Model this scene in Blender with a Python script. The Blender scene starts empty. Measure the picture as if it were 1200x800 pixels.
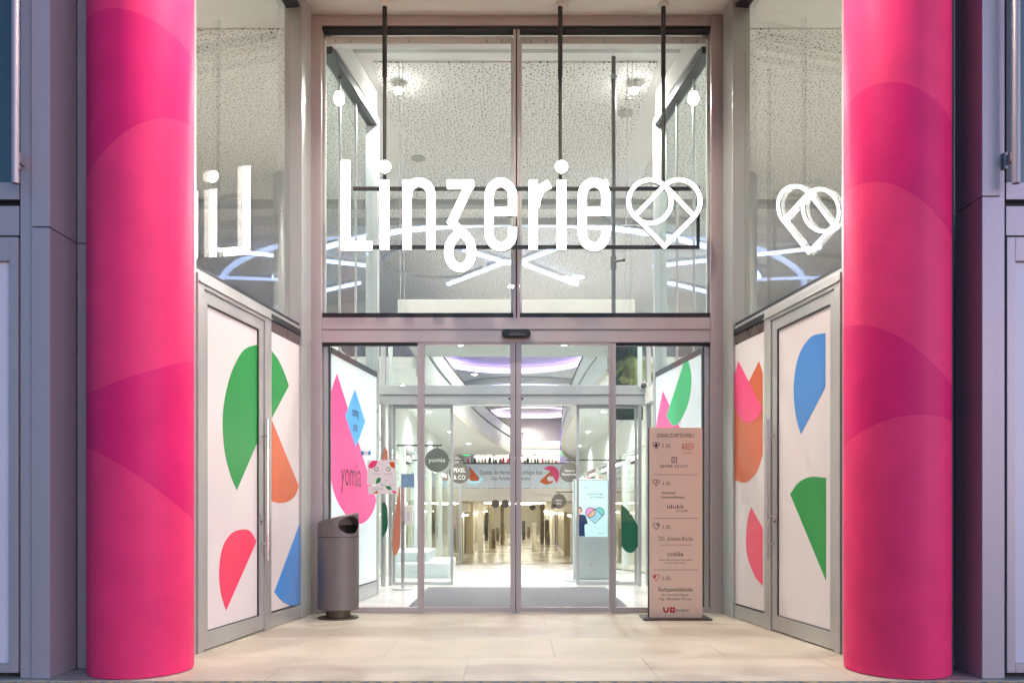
import bpy, bmesh, math, random
from mathutils import Vector, Matrix
random.seed(7)
R = math.radians
scene = bpy.context.scene
col = scene.collection

# ------------------------------------------------------------------ camera
CAM_Z, F_PX, HOR = 1.05, 950.0, 593.0          # eye height, focal length in photo pixels, horizon row
cam_d = bpy.data.cameras.new('camera')
cam = bpy.data.objects.new('camera', cam_d)
col.objects.link(cam)
cam.location = (0, 0, CAM_Z)
cam.rotation_euler = (R(90), 0, 0)
cam_d.sensor_fit = 'HORIZONTAL'
cam_d.sensor_width = 36.0
cam_d.lens = 36.0 * F_PX / 1200.0
cam_d.shift_y = (HOR - 400.0) / 1200.0
cam_d.clip_end = 2000
scene.camera = cam

# ------------------------------------------------------------------ dusk sky, violet sun lamp as street-light fill, exposure
world = bpy.data.worlds.new('World')
scene.world = world
world.use_nodes = True
wn = world.node_tree
wn.nodes.clear()
sky = wn.nodes.new('ShaderNodeTexSky')
sky.sky_type = 'NISHITA'
sky.sun_disc = False
sky.sun_elevation = R(6.0)
sky.sun_rotation = R(135)
sky.dust_density = 0.6
sky.ozone_density = 4.0
bg = wn.nodes.new('ShaderNodeBackground')
bg.inputs['Strength'].default_value = 0.19
wo = wn.nodes.new('ShaderNodeOutputWorld')
wn.links.new(sky.outputs[0], bg.inputs[0])
wn.links.new(bg.outputs[0], wo.inputs[0])
sun_d = bpy.data.lights.new('sun', 'SUN')
sun_d.energy = 0.5
sun_d.angle = R(35)
sun_d.color = (0.62, 0.47, 1.0)
sun = bpy.data.objects.new('sun', sun_d)
col.objects.link(sun)
sun.rotation_euler = (R(84), 0, R(45))
scene.view_settings.view_transform = 'Standard'
scene.view_settings.look = 'None'
scene.view_settings.exposure = 1.1
scene.view_settings.gamma = 1.0
scene.view_settings.use_curve_mapping = False
cy = scene.cycles
cy.use_denoising = True
cy.max_bounces = 9
cy.diffuse_bounces = 4
cy.glossy_bounces = 4
cy.transmission_bounces = 6
cy.transparent_max_bounces = 24
cy.sample_clamp_indirect = 6.0
cy.caustics_reflective = False
cy.caustics_refractive = False
try:
    cy.use_light_tree = True
except Exception:
    pass

# ------------------------------------------------------------------ helpers: projection of measured pixels on real planes
def W(px, Y):
    return (px - 600.0) * Y / F_PX
def H(py, Y):
    return CAM_Z + (HOR - py) * Y / F_PX
def P(px, py, Y):
    return Vector((W(px, Y), Y, H(py, Y)))

# ------------------------------------------------------------------ helpers: materials
MATS = {}
def nodes_of(name):
    m = bpy.data.materials.new(name)
    m.use_nodes = True
    MATS[name] = m
    nt = m.node_tree
    return m, nt, nt.nodes.get('Principled BSDF')

def mat(name, c, rough=0.5, metal=0.0, vary=0.06, scale=6.0, bump=0.0, bscale=60.0, stretch=(1, 1, 1), spec=0.5, coat=0.0, rvary=0.08):
    m, nt, b = nodes_of(name)
    N, L = nt.nodes, nt.links
    b.inputs['Metallic'].default_value = metal
    b.inputs['Specular IOR Level'].default_value = spec
    b.inputs['Coat Weight'].default_value = coat
    tc = N.new('ShaderNodeTexCoord')
    mp = N.new('ShaderNodeMapping')
    mp.inputs['Scale'].default_value = stretch
    L.new(tc.outputs['Object'], mp.inputs[0])
    nz = N.new('ShaderNodeTexNoise')
    nz.inputs['Scale'].default_value = scale
    nz.inputs['Detail'].default_value = 5
    L.new(mp.outputs[0], nz.inputs['Vector'])
    rmp = N.new('ShaderNodeMapRange')
    rmp.inputs[1].default_value = 0.3; rmp.inputs[2].default_value = 0.7
    rmp.inputs[3].default_value = 1 - vary; rmp.inputs[4].default_value = 1 + vary
    L.new(nz.outputs[0], rmp.inputs[0])
    mx = N.new('ShaderNodeVectorMath'); mx.operation = 'SCALE'
    mx.inputs[0].default_value = c[:3]
    L.new(rmp.outputs[0], mx.inputs['Scale'])
    L.new(mx.outputs[0], b.inputs['Base Color'])
    rr = N.new('ShaderNodeMapRange')
    rr.inputs[1].default_value = 0.3; rr.inputs[2].default_value = 0.7
    rr.inputs[3].default_value = max(0.02, rough - rvary); rr.inputs[4].default_value = min(1, rough + rvary)
    L.new(nz.outputs[0], rr.inputs[0])
    L.new(rr.outputs[0], b.inputs['Roughness'])
    if bump > 0:
        n2 = N.new('ShaderNodeTexNoise')
        n2.inputs['Scale'].default_value = bscale
        n2.inputs['Detail'].default_value = 4
        L.new(mp.outputs[0], n2.inputs['Vector'])
        bp = N.new('ShaderNodeBump')
        bp.inputs['Strength'].default_value = bump
        bp.inputs['Distance'].default_value = 0.01
        L.new(n2.outputs[0], bp.inputs['Height'])
        L.new(bp.outputs[0], b.inputs['Normal'])
    return m

def emit(name, c, s):
    m, nt, b = nodes_of(name)
    b.inputs['Base Color'].default_value = (*c, 1)
    b.inputs['Emission Color'].default_value = (*c, 1)
    b.inputs['Emission Strength'].default_value = s
    return m

def backlit(name, c, s, rough=0.45):
    """film or screen that is really lit from behind: the print glows a little"""
    m, nt, b = nodes_of(name)
    b.inputs['Base Color'].default_value = (*c, 1)
    b.inputs['Roughness'].default_value = rough
    b.inputs['Emission Color'].default_value = (*c, 1)
    b.inputs['Emission Strength'].default_value = s
    return m

def glass(name, ior=1.5, tint=(0.95, 0.97, 0.97), rough=0.0):
    m = bpy.data.materials.new(name)
    m.use_nodes = True
    MATS[name] = m
    nt = m.node_tree
    N, L = nt.nodes, nt.links
    N.clear()
    out = N.new('ShaderNodeOutputMaterial')
    tr = N.new('ShaderNodeBsdfTransparent')
    tr.inputs[0].default_value = (*tint, 1)
    gl = N.new('ShaderNodeBsdfGlossy')
    gl.inputs['Roughness'].default_value = rough
    gl.inputs[0].default_value = (1, 1, 1, 1)
    fr = N.new('ShaderNodeFresnel')
    fr.inputs['IOR'].default_value = ior
    geo = N.new('ShaderNodeNewGeometry')
    mxf = N.new('ShaderNodeMath'); mxf.operation = 'MULTIPLY'     # only front faces reflect, so the slab counts once
    inv = N.new('ShaderNodeMath'); inv.operation = 'SUBTRACT'
    inv.inputs[0].default_value = 1.0
    L.new(geo.outputs['Backfacing'], inv.inputs[1])
    L.new(fr.outputs[0], mxf.inputs[0])
    L.new(inv.outputs[0], mxf.inputs[1])
    mix = N.new('ShaderNodeMixShader')
    L.new(mxf.outputs[0], mix.inputs[0])
    L.new(tr.outputs[0], mix.inputs[1])
    L.new(gl.outputs[0], mix.inputs[2])
    L.new(mix.outputs[0], out.inputs[0])
    return m

def M(n):
    return MATS[n]

# ------------------------------------------------------------------ helpers: meshes and objects
WORLD = {}

class MB:
    """collects shapes in world coordinates; build() links them as ONE mesh object"""
    def __init__(self, frame=None):
        self.v, self.f, self.frame = [], [], frame
    def add(self, verts, faces):
        o = len(self.v)
        for p in verts:
            p = Vector(p)
            self.v.append(self.frame(p) if self.frame else p)
        self.f += [[i + o for i in f] for f in faces]
        return self
    def box(self, x0, x1, y0, y1, z0, z1):
        self.add([(x0, y0, z0), (x1, y0, z0), (x1, y1, z0), (x0, y1, z0), (x0, y0, z1), (x1, y0, z1), (x1, y1, z1), (x0, y1, z1)],
                 [(0, 3, 2, 1), (4, 5, 6, 7), (0, 1, 5, 4), (1, 2, 6, 5), (2, 3, 7, 6), (3, 0, 4, 7)])
        return self
    def hexa(self, a, b):
        """two quads (lists of 4 points) joined"""
        self.add(list(a) + list(b), [(0, 1, 2, 3), (7, 6, 5, 4), (0, 4, 5, 1), (1, 5, 6, 2), (2, 6, 7, 3), (3, 7, 4, 0)])
        return self
    def prism(self, pts, to3, d0, d1):
        """2D outline pts, to3(u, v, d) -> point; extruded from depth d0 to d1"""
        n = len(pts)
        vs = [to3(u, v, d0) for u, v in pts] + [to3(u, v, d1) for u, v in pts]
        fs = [list(range(n)), list(range(2 * n - 1, n - 1, -1))] + [(i, (i + 1) % n, n + (i + 1) % n, n + i) for i in range(n)]
        self.add(vs, fs)
        return self
    def flat(self, pts3):
        self.add(pts3, [list(range(len(pts3)))])
        return self
    def ribbon(self, pts, w, to3, d0, d1, closed=False):
        """a stroke of width w along 2D pts, extruded"""
        P2 = []
        for p in pts:
            p = Vector(p)
            if not P2 or (p - P2[-1]).length > 1e-4: P2.append(p)
        n = len(P2)
        L_, R_ = [], []
        for i in range(n):
            a = P2[(i - 1) % n] if (closed or i > 0) else None
            c = P2[(i + 1) % n] if (closed or i < n - 1) else None
            b = P2[i]
            d1v = (b - a).normalized() if a is not None else (c - b).normalized()
            d2v = (c - b).normalized() if c is not None else d1v
            n1 = Vector((-d1v.y, d1v.x)); n2 = Vector((-d2v.y, d2v.x))
            t = (n1 + n2)
            if t.length < 1e-6:
                t = n1
            t.normalize()
            k = (w / 2) / max(0.45, t.dot(n1))
            L_.append(b + t * k); R_.append(b - t * k)
        m = n if closed else n - 1
        vs = [to3(p.x, p.y, d0) for p in L_] + [to3(p.x, p.y, d0) for p in R_] + [to3(p.x, p.y, d1) for p in L_] + [to3(p.x, p.y, d1) for p in R_]
        fs = []
        for i in range(m):
            j = (i + 1) % n
            fs += [(i, j, n + j, n + i), (2 * n + j, 2 * n + i, 3 * n + i, 3 * n + j), (i, 2 * n + i, 2 * n + j, j), (n + j, 3 * n + j, 3 * n + i, n + i)]
        if not closed:
            fs += [(0, n, 3 * n, 2 * n), (n - 1, 3 * n - 1, 4 * n - 1, 2 * n - 1)]
        self.add(vs, fs)
        return self
    def tube(self, path, r, seg=10, caps=True):
        P3 = [Vector(p) for p in path]
        n = len(P3)
        rs = r if isinstance(r, (list, tuple)) else [r] * n
        rings = []
        prev = None
        for i in range(n):
            d = (P3[min(i + 1, n - 1)] - P3[max(i - 1, 0)]).normalized()
            up = Vector((0, 0, 1)) if abs(d.z) < 0.95 else Vector((1, 0, 0))
            if prev is not None:
                up = prev
            s = d.cross(up).normalized()
            t = s.cross(d).normalized()
            prev = t
            rings.append([P3[i] + (s * math.cos(2 * math.pi * k / seg) + t * math.sin(2 * math.pi * k / seg)) * rs[i] for k in range(seg)])
        vs = [p for rg in rings for p in rg]
        fs = []
        for i in range(n - 1):
            for k in range(seg):
                a = i * seg + k; b = i * seg + (k + 1) % seg
                fs.append((a, b, b + seg, a + seg))
        if caps:
            fs += [list(range(seg))[::-1], list(range((n - 1) * seg, n * seg))]
        self.add(vs, fs)
        return self
    def cyl(self, c, r, z0, z1, seg=24, r1=None):
        return self.tube([(c[0], c[1], z0), (c[0], c[1], z1)], [r, r if r1 is None else r1], seg)
    def disc_y(self, c, r, d, seg=28):
        """short cylinder whose axis is Y (faces the street)"""
        return self.tube([(c[0], c[1], c[2]), (c[0], c[1] + d, c[2])], r, seg)
    def ball(self, c, r, seg=14, rings=8, sz=1.0):
        vs, fs = [], []
        for i in range(rings + 1):
            a = math.pi * i / rings
            for k in range(seg):
                b = 2 * math.pi * k / seg
                vs.append((c[0] + r * math.sin(a) * math.cos(b), c[1] + r * math.sin(a) * math.sin(b), c[2] + r * sz * math.cos(a)))
        for i in range(rings):
            for k in range(seg):
                fs.append((i * seg + k, i * seg + (k + 1) % seg, (i + 1) * seg + (k + 1) % seg, (i + 1) * seg + k))
        self.add(vs, fs)
        return self
    def build(self, name, material, parent=None, smooth=False, bevel=0.0, recalc=True, origin=None):
        lo = Vector((min(p.x for p in self.v), min(p.y for p in self.v), min(p.z for p in self.v)))
        hi = Vector((max(p.x for p in self.v), max(p.y for p in self.v), max(p.z for p in self.v)))
        c = Vector(origin) if origin is not None else Vector(((lo.x + hi.x) / 2, (lo.y + hi.y) / 2, lo.z))
        me = bpy.data.meshes.new(name)
        me.from_pydata([tuple(p - c) for p in self.v], [], self.f)
        bm = bmesh.new(); bm.from_mesh(me)
        bmesh.ops.remove_doubles(bm, verts=bm.verts, dist=1e-5)
        if recalc:
            bmesh.ops.recalc_face_normals(bm, faces=bm.faces)
        if bevel > 0:
            es = [e for e in bm.edges if len(e.link_faces) == 2 and e.calc_face_angle(0) > 0.6]
            bmesh.ops.bevel(bm, geom=es, offset=bevel, segments=2, affect='EDGES', profile=0.6)
        bm.to_mesh(me); bm.free()
        if smooth:
            for p in me.polygons:
                p.use_smooth = True
            try:
                me.set_sharp_from_angle(angle=R(38))
            except Exception:
                pass
        me.materials.append(M(material))
        o = bpy.data.objects.new(name, me)
        col.objects.link(o)
        put(o, c, parent)
        return o

def put(o, c, parent):
    c = Vector(c)
    WORLD[o.name] = c
    if parent is not None:
        o.parent = parent
        o.location = c - WORLD[parent.name]
    else:
        o.location = c

def tag(o, label=None, cat=None, group=None, kind=None):
    if label: o['label'] = label
    if cat: o['category'] = cat
    if group: o['group'] = group
    if kind: o['kind'] = kind
    return o

def thing(name, loc, label, cat, group=None):
    o = bpy.data.objects.new(name, None)
    o.empty_display_size = 0.1
    col.objects.link(o)
    put(o, loc, None)
    return tag(o, label, cat, group)

def struct(o, label=None):
    o['kind'] = 'structure'
    if label: o['label'] = label
    return o

def copy_to(o, dv, parent=None):
    """copy one object (mesh shared) shifted by dv, under parent"""
    c = o.copy()
    col.objects.link(c)
    base = WORLD[o.name] + Vector(dv)
    WORLD[c.name] = base
    c.parent = parent
    c.location = base - (WORLD[parent.name] if parent else Vector())
    return c

def copy_tree(root, dv):
    r = copy_to(root, dv)
    for ch in list(root.children):
        c = copy_to(ch, dv, r)
        for g in list(ch.children):
            copy_to(g, dv, c)
    return r

def smooth2(pts, n=7):
    """outline through points; (x, y, 1) is a sharp corner, between corners the line is curved"""
    N_ = len(pts)
    out = []
    for i in range(N_):
        p1, p2 = pts[i], pts[(i + 1) % N_]
        p0 = pts[(i - 1) % N_]; p3 = pts[(i + 2) % N_]
        a = Vector(p1[:2]); b = Vector(p2[:2])
        c1, c2 = len(p1) > 2, len(p2) > 2
        if c1 and c2 and p1[2] == 2:
            k = 1                                   # straight edge after a corner marked 2
        else:
            k = n
        q0 = a - (b - a) if c1 else Vector(p0[:2])
        q3 = b + (b - a) if c2 else Vector(p3[:2])
        if c1: q0 = a * 2 - b
        if c2: q3 = b * 2 - a
        for j in range(k):
            t = j / k
            out.append(0.5 * ((2 * a) + (-q0 + b) * t + (2 * q0 - 5 * a + 4 * b - q3) * t * t + (-q0 + 3 * a - 3 * b + q3) * t ** 3))
    return [(p.x, p.y) for p in out]

def text(name, body, material, parent, to3, size, align='CENTER', sx=1.0, spacing=1.0, thick=0.0):
    """flat print: a mesh made from lettering; to3(u, v, d) puts it on its surface"""
    cu = bpy.data.curves.new('lettering', 'FONT')
    cu.body = body
    cu.size = size
    cu.align_x = align
    cu.space_character = spacing
    cu.resolution_u = 3
    ob = bpy.data.objects.new('lettering_tmp', cu)
    col.objects.link(ob)
    dg = bpy.context.evaluated_depsgraph_get()
    me = bpy.data.meshes.new_from_object(ob.evaluated_get(dg))
    mb = MB()
    mb.add([to3(v.co.x * sx, v.co.y, thick) for v in me.vertices], [list(p.vertices) for p in me.polygons])
    bpy.data.objects.remove(ob); bpy.data.curves.remove(cu); bpy.data.meshes.remove(me)
    if not mb.v:
        return None
    return mb.build(name, material, parent, recalc=False)

def at_plane(x, y, z):
    """lettering on a plane that faces the camera: u right, v up from the given point"""
    return lambda u, v, d: (x + u, y - d, z + v)

# ------------------------------------------------------------------ materials
mat('taupe_metal', (0.49, 0.44, 0.43), 0.42, 0.3, 0.05, 3.0, 0.05, 140, (1, 1, 0.05))
mat('silver_metal', (0.47, 0.47, 0.45), 0.38, 0.55, 0.05, 3.0, 0.05, 140, (1, 1, 0.05))
mat('facade_metal', (0.39, 0.345, 0.385), 0.45, 0.35, 0.08, 2.0, 0.05, 120, (1, 1, 0.08))
mat('recess_metal', (0.46, 0.40, 0.44), 0.5, 0.3, 0.08, 2.0)  # paler copy of the facade metal, brightens the shaded recess by colour
mat('inner_metal', (0.55, 0.57, 0.57), 0.35, 0.5, 0.04, 3.0)
mat('pipe_grey', (0.20, 0.20, 0.20), 0.4, 0.5, 0.05)
mat('steel', (0.62, 0.62, 0.62), 0.22, 1.0, 0.05, 8.0)
mat('dark_gasket', (0.012, 0.015, 0.016), 0.4, 0, 0.1)
mat('black_gap', (0.006, 0.006, 0.007), 0.7, 0, 0.05)
mat('dark_rail', (0.05, 0.055, 0.06), 0.4, 0.2, 0.1)
mat('rod_metal', (0.035, 0.037, 0.035), 0.45, 0.3, 0.1)
mat('brown_film', (0.10, 0.075, 0.065), 0.3, 0.2, 0.1)
mat('soffit_paint', (0.80, 0.76, 0.68), 0.75, 0, 0.02, 2.0)
mat('white_paint', (0.78, 0.78, 0.75), 0.7, 0, 0.02, 1.5)
mat('ceiling_white', (0.82, 0.82, 0.79), 0.8, 0, 0.02, 1.5)
mat('slab_paint', (0.44, 0.44, 0.41), 0.7, 0, 0.03, 1.5)
mat('grey_strip', (0.42, 0.44, 0.43), 0.6, 0, 0.04)
mat('warm_white', (0.74, 0.70, 0.60), 0.6, 0, 0.05)
mat('print_white', (0.67, 0.625, 0.615), 0.32, 0, 0.015, 2.0, rvary=0.01, spec=0.4)
mat('print_green', (0.008, 0.27, 0.045), 0.32, 0, 0.03, 2.0, rvary=0.01)
mat('print_orange', (0.60, 0.105, 0.022), 0.32, 0, 0.03, 2.0, rvary=0.01)
mat('print_pink', (0.80, 0.045, 0.12), 0.32, 0, 0.03, 2.0, rvary=0.01)
mat('print_hot_pink', (0.84, 0.045, 0.19), 0.32, 0, 0.03, 2.0, rvary=0.01)
mat('print_blue', (0.055, 0.24, 0.62), 0.32, 0, 0.03, 2.0, rvary=0.01)
mat('print_sky', (0.05, 0.33, 0.72), 0.32, 0, 0.03, 2.0, rvary=0.01)
mat('print_dark_green', (0.01, 0.13, 0.075), 0.4, 0, 0.03, 2.0, rvary=0.01)
mat('print_salmon', (0.66, 0.22, 0.15), 0.4, 0, 0.03, 2.0, rvary=0.01)
mat('print_plum', (0.16, 0.03, 0.09), 0.4, 0, 0.03, 2.0, rvary=0.01)
mat('print_navy', (0.02, 0.06, 0.20), 0.4, 0, 0.03, 2.0, rvary=0.01)
mat('card_blue', (0.17, 0.29, 0.47), 0.4, 0, 0.3, 40.0)
mat('ink', (0.05, 0.035, 0.03), 0.5, 0, 0.03)
mat('ink_soft', (0.20, 0.13, 0.10), 0.5, 0, 0.03)
mat('ink_red', (0.55, 0.02, 0.03), 0.5, 0, 0.03)
mat('ink_orange', (0.62, 0.08, 0.02), 0.5, 0, 0.03)
mat('paper_white', (0.80, 0.79, 0.76), 0.5, 0, 0.02)
mat('totem_board', (0.80, 0.61, 0.48), 0.42, 0, 0.03, 2.0)
mat('totem_edge', (0.03, 0.028, 0.026), 0.45, 0, 0.05)
mat('bin_body', (0.16, 0.145, 0.135), 0.48, 0.35, 0.10, 30.0, 0.25, 260)
mat('bin_inside', (0.012, 0.010, 0.008), 0.7, 0, 0.2)
mat('bin_base', (0.10, 0.085, 0.05), 0.5, 0.4, 0.1)
mat('sign_disc', (0.09, 0.08, 0.078), 0.45, 0, 0.08)
mat('mall_floor', (0.74, 0.71, 0.70), 0.22, 0, 0.04, 1.2)
mat('corridor_floor', (0.56, 0.51, 0.40), 0.2, 0, 0.15, 0.6)
mat('lilac_panel', (0.60, 0.52, 0.80), 0.6, 0, 0.05)
mat('blue_panel', (0.42, 0.50, 0.66), 0.4, 0, 0.06)
mat('shop_dark', (0.06, 0.06, 0.065), 0.6, 0, 0.4, 3.0)
mat('shop_brown', (0.20, 0.16, 0.11), 0.6, 0, 0.4, 3.0)
mat('shop_tan', (0.46, 0.40, 0.30), 0.6, 0, 0.35, 4.0)
mat('banner_film', (0.66, 0.76, 0.77), 0.4, 0, 0.02)
mat('leaf_green', (0.07, 0.13, 0.035), 0.55, 0, 0.35, 9.0)
mat('leaf_pale', (0.22, 0.24, 0.07), 0.55, 0, 0.3, 9.0)
mat('moss', (0.055, 0.075, 0.05), 0.8, 0, 0.5, 14.0)
mat('trunk', (0.12, 0.09, 0.06), 0.8, 0, 0.3)
mat('exit_green', (0.01, 0.45, 0.12), 0.5)
mat('display_body', (0.62, 0.66, 0.68), 0.35, 0.2, 0.03)
mat('mannequin_cream', (0.66, 0.58, 0.40), 0.5, 0, 0.06)
mat('lavender_film', (0.66, 0.62, 0.72), 0.35, 0, 0.03, 2.0)
mat('brass', (0.42, 0.30, 0.14), 0.35, 0.9, 0.1)
emit('letter_face', (1.0, 0.97, 0.93), 7.0)
emit('heart_face', (0.93, 0.97, 1.0), 8.0)
mat('letter_side', (0.45, 0.45, 0.43), 0.5, 0, 0.04)
emit('led_white', (0.46, 0.60, 1.0), 1.9)
emit('led_lilac', (0.70, 0.52, 1.0), 1.5)
emit('spot_bulb', (1.0, 0.97, 0.92), 70.0)
emit('downlight_face', (1.0, 0.90, 0.74), 1.2)
emit('shop_light', (1.0, 0.96, 0.86), 9.0)
emit('corridor_led', (1.0, 0.95, 0.84), 12.0)
backlit('lightbox', (0.68, 0.78, 0.80), 0.16)
backlit('glow_pink', (0.86, 0.07, 0.27), 0.22)
backlit('glow_blue', (0.06, 0.36, 0.74), 0.22)
backlit('glow_green', (0.02, 0.42, 0.16), 0.22)
backlit('screen', (0.60, 0.80, 0.83), 0.35, 0.2)
backlit('screen_pink', (0.80, 0.32, 0.62), 0.28, 0.2)
backlit('screen_peach', (0.85, 0.42, 0.27), 0.28, 0.2)
backlit('screen_teal', (0.18, 0.60, 0.56), 0.28, 0.2)
backlit('screen_sky', (0.36, 0.66, 0.78), 0.28, 0.2)
backlit('exit_light', (0.02, 0.60, 0.16), 0.9)
glass('clear_glass', 1.4, (0.965, 0.98, 0.975))
glass('coated_glass', 1.7, (0.92, 0.91, 0.89))
glass('second_glass', 1.3, (0.93, 0.93, 0.92))
glass('inner_glass', 1.27, (0.93, 0.965, 0.965))
glass('facade_glass', 2.0, (0.55, 0.58, 0.60))

def stone_mat(name, base, dark, rough):
    m, nt, b = nodes_of(name)
    N, L = nt.nodes, nt.links
    geo = N.new('ShaderNodeNewGeometry')
    oi = N.new('ShaderNodeObjectInfo')
    add = N.new('ShaderNodeVectorMath'); add.operation = 'MULTIPLY_ADD'
    comb = N.new('ShaderNodeCombineXYZ')
    L.new(oi.outputs['Random'], comb.inputs[0]); L.new(oi.outputs['Random'], comb.inputs[1])
    L.new(comb.outputs[0], add.inputs[0]); add.inputs[1].default_value = (0.12, 0.08, 0); L.new(geo.outputs['Position'], add.inputs[2])
    rot = N.new('ShaderNodeMapping')
    rot.inputs['Rotation'].default_value = (0, 0, R(24)); rot.inputs['Scale'].default_value = (1.0, 1.5, 1)
    L.new(add.outputs[0], rot.inputs[0])
    n1 = N.new('ShaderNodeTexNoise'); n1.inputs['Scale'].default_value = 1.5; n1.inputs['Detail'].default_value = 9; n1.inputs['Distortion'].default_value = 1.6
    L.new(rot.outputs[0], n1.inputs['Vector'])
    cr = N.new('ShaderNodeValToRGB')
    cr.color_ramp.elements[0].position = 0.30; cr.color_ramp.elements[0].color = (*dark, 1)
    cr.color_ramp.elements[1].position = 0.56; cr.color_ramp.elements[1].color = (*base, 1)
    L.new(n1.outputs[0], cr.inputs[0])
    n2 = N.new('ShaderNodeTexNoise'); n2.inputs['Scale'].default_value = 5; n2.inputs['Detail'].default_value = 10; n2.inputs['Distortion'].default_value = 3.0
    L.new(rot.outputs[0], n2.inputs['Vector'])
    ab = N.new('ShaderNodeMath'); ab.operation = 'SUBTRACT'; ab.inputs[1].default_value = 0.5; L.new(n2.outputs[0], ab.inputs[0])
    ab2 = N.new('ShaderNodeMath'); ab2.operation = 'ABSOLUTE'; L.new(ab.outputs[0], ab2.inputs[0])
    vr = N.new('ShaderNodeMapRange'); vr.inputs[1].default_value = 0.0; vr.inputs[2].default_value = 0.02; vr.inputs[3].default_value = 0.90; vr.inputs[4].default_value = 1.0
    L.new(ab2.outputs[0], vr.inputs[0])
    n3 = N.new('ShaderNodeTexNoise'); n3.inputs['Scale'].default_value = 140; n3.inputs['Detail'].default_value = 3
    L.new(geo.outputs['Position'], n3.inputs['Vector'])
    sp = N.new('ShaderNodeMapRange'); sp.inputs[1].default_value = 0.35; sp.inputs[2].default_value = 0.65; sp.inputs[3].default_value = 0.94; sp.inputs[4].default_value = 1.05
    L.new(n3.outputs[0], sp.inputs[0])
    vo = N.new('ShaderNodeTexVoronoi'); vo.voronoi_dimensions = '2D'; vo.inputs['Scale'].default_value = 2.3
    L.new(geo.outputs['Position'], vo.inputs['Vector'])
    sepc = N.new('ShaderNodeSeparateColor'); L.new(vo.outputs['Color'], sepc.inputs[0])
    rd_ = N.new('ShaderNodeMapRange'); rd_.inputs[1].default_value = 0.55; rd_.inputs[2].default_value = 1.0; rd_.inputs[3].default_value = 0.0; rd_.inputs[4].default_value = 0.035
    L.new(sepc.outputs[0], rd_.inputs[0])
    gum = N.new('ShaderNodeMath'); gum.operation = 'LESS_THAN'; L.new(vo.outputs['Distance'], gum.inputs[0]); L.new(rd_.outputs[0], gum.inputs[1])
    gm = N.new('ShaderNodeMapRange'); gm.inputs[3].default_value = 1.0; gm.inputs[4].default_value = 0.80; L.new(gum.outputs[0], gm.inputs[0])
    mu0 = N.new('ShaderNodeMath'); mu0.operation = 'MULTIPLY'; L.new(vr.outputs[0], mu0.inputs[0]); L.new(gm.outputs[0], mu0.inputs[1])
    mu = N.new('ShaderNodeMath'); mu.operation = 'MULTIPLY'; L.new(mu0.outputs[0], mu.inputs[0]); L.new(sp.outputs[0], mu.inputs[1])
    sc = N.new('ShaderNodeVectorMath'); sc.operation = 'SCALE'
    L.new(cr.outputs[0], sc.inputs[0]); L.new(mu.outputs[0], sc.inputs['Scale'])
    L.new(sc.outputs[0], b.inputs['Base Color'])
    rr = N.new('ShaderNodeMapRange'); rr.inputs[1].default_value = 0.3; rr.inputs[2].default_value = 0.7; rr.inputs[3].default_value = rough - 0.1; rr.inputs[4].default_value = rough + 0.12
    L.new(n1.outputs[0], rr.inputs[0]); L.new(rr.outputs[0], b.inputs['Roughness'])
    return m
stone_mat('floor_stone', (0.52, 0.475, 0.385), (0.42, 0.375, 0.30), 0.45)
mat('floor_joint', (0.44, 0.395, 0.32), 0.8, 0, 0.1)
mat('sett_stone', (0.25, 0.22, 0.13), 0.8, 0, 0.3, 8.0, 0.4, 60)
mat('street_joint', (0.07, 0.065, 0.05), 0.9, 0, 0.2)

def perforated(name, base, hole, scale):
    """acoustic ceiling board: irregular drilled holes"""
    m, nt, b = nodes_of(name)
    N, L = nt.nodes, nt.links
    geo = N.new('ShaderNodeNewGeometry')
    mp = N.new('ShaderNodeMapping'); mp.inputs['Scale'].default_value = (scale, scale, 0.0)
    L.new(geo.outputs['Position'], mp.inputs[0])
    vo = N.new('ShaderNodeTexVoronoi'); vo.voronoi_dimensions = '2D'; vo.inputs['Scale'].default_value = 1.0; vo.inputs['Randomness'].default_value = 0.85
    L.new(mp.outputs[0], vo.inputs['Vector'])
    sep = N.new('ShaderNodeSeparateColor'); L.new(vo.outputs['Color'], sep.inputs[0])
    rad = N.new('ShaderNodeMapRange'); rad.inputs[3].default_value = 0.11; rad.inputs[4].default_value = 0.23
    L.new(sep.outputs[0], rad.inputs[0])
    lt = N.new('ShaderNodeMath'); lt.operation = 'LESS_THAN'
    L.new(vo.outputs['Distance'], lt.inputs[0]); L.new(rad.outputs[0], lt.inputs[1])
    mx = N.new('ShaderNodeMix'); mx.data_type = 'RGBA'
    mx.inputs[6].default_value = (*base, 1); mx.inputs[7].default_value = (*hole, 1)
    L.new(lt.outputs[0], mx.inputs[0]); L.new(mx.outputs[2], b.inputs['Base Color'])
    b.inputs['Roughness'].default_value = 0.8
    return m
perforated('perforated_board', (0.86, 0.85, 0.82), (0.06, 0.05, 0.047), 22.0)

def mat_carpet():
    m, nt, b = nodes_of('mat_carpet')
    N, L = nt.nodes, nt.links
    geo = N.new('ShaderNodeNewGeometry')
    mp = N.new('ShaderNodeMapping'); mp.inputs['Scale'].default_value = (9, 40, 1)
    L.new(geo.outputs['Position'], mp.inputs[0])
    n = N.new('ShaderNodeTexNoise'); n.inputs['Scale'].default_value = 3.0; n.inputs['Detail'].default_value = 6
    L.new(mp.outputs[0], n.inputs['Vector'])
    cr = N.new('ShaderNodeValToRGB')
    cr.color_ramp.elements[0].position = 0.32; cr.color_ramp.elements[0].color = (0.10, 0.105, 0.12, 1)
    cr.color_ramp.elements[1].position = 0.72; cr.color_ramp.elements[1].color = (0.27, 0.28, 0.31, 1)
    L.new(n.outputs[0], cr.inputs[0]); L.new(cr.outputs[0], b.inputs['Base Color'])
    b.inputs['Roughness'].default_value = 0.95
mat_carpet()

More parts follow.
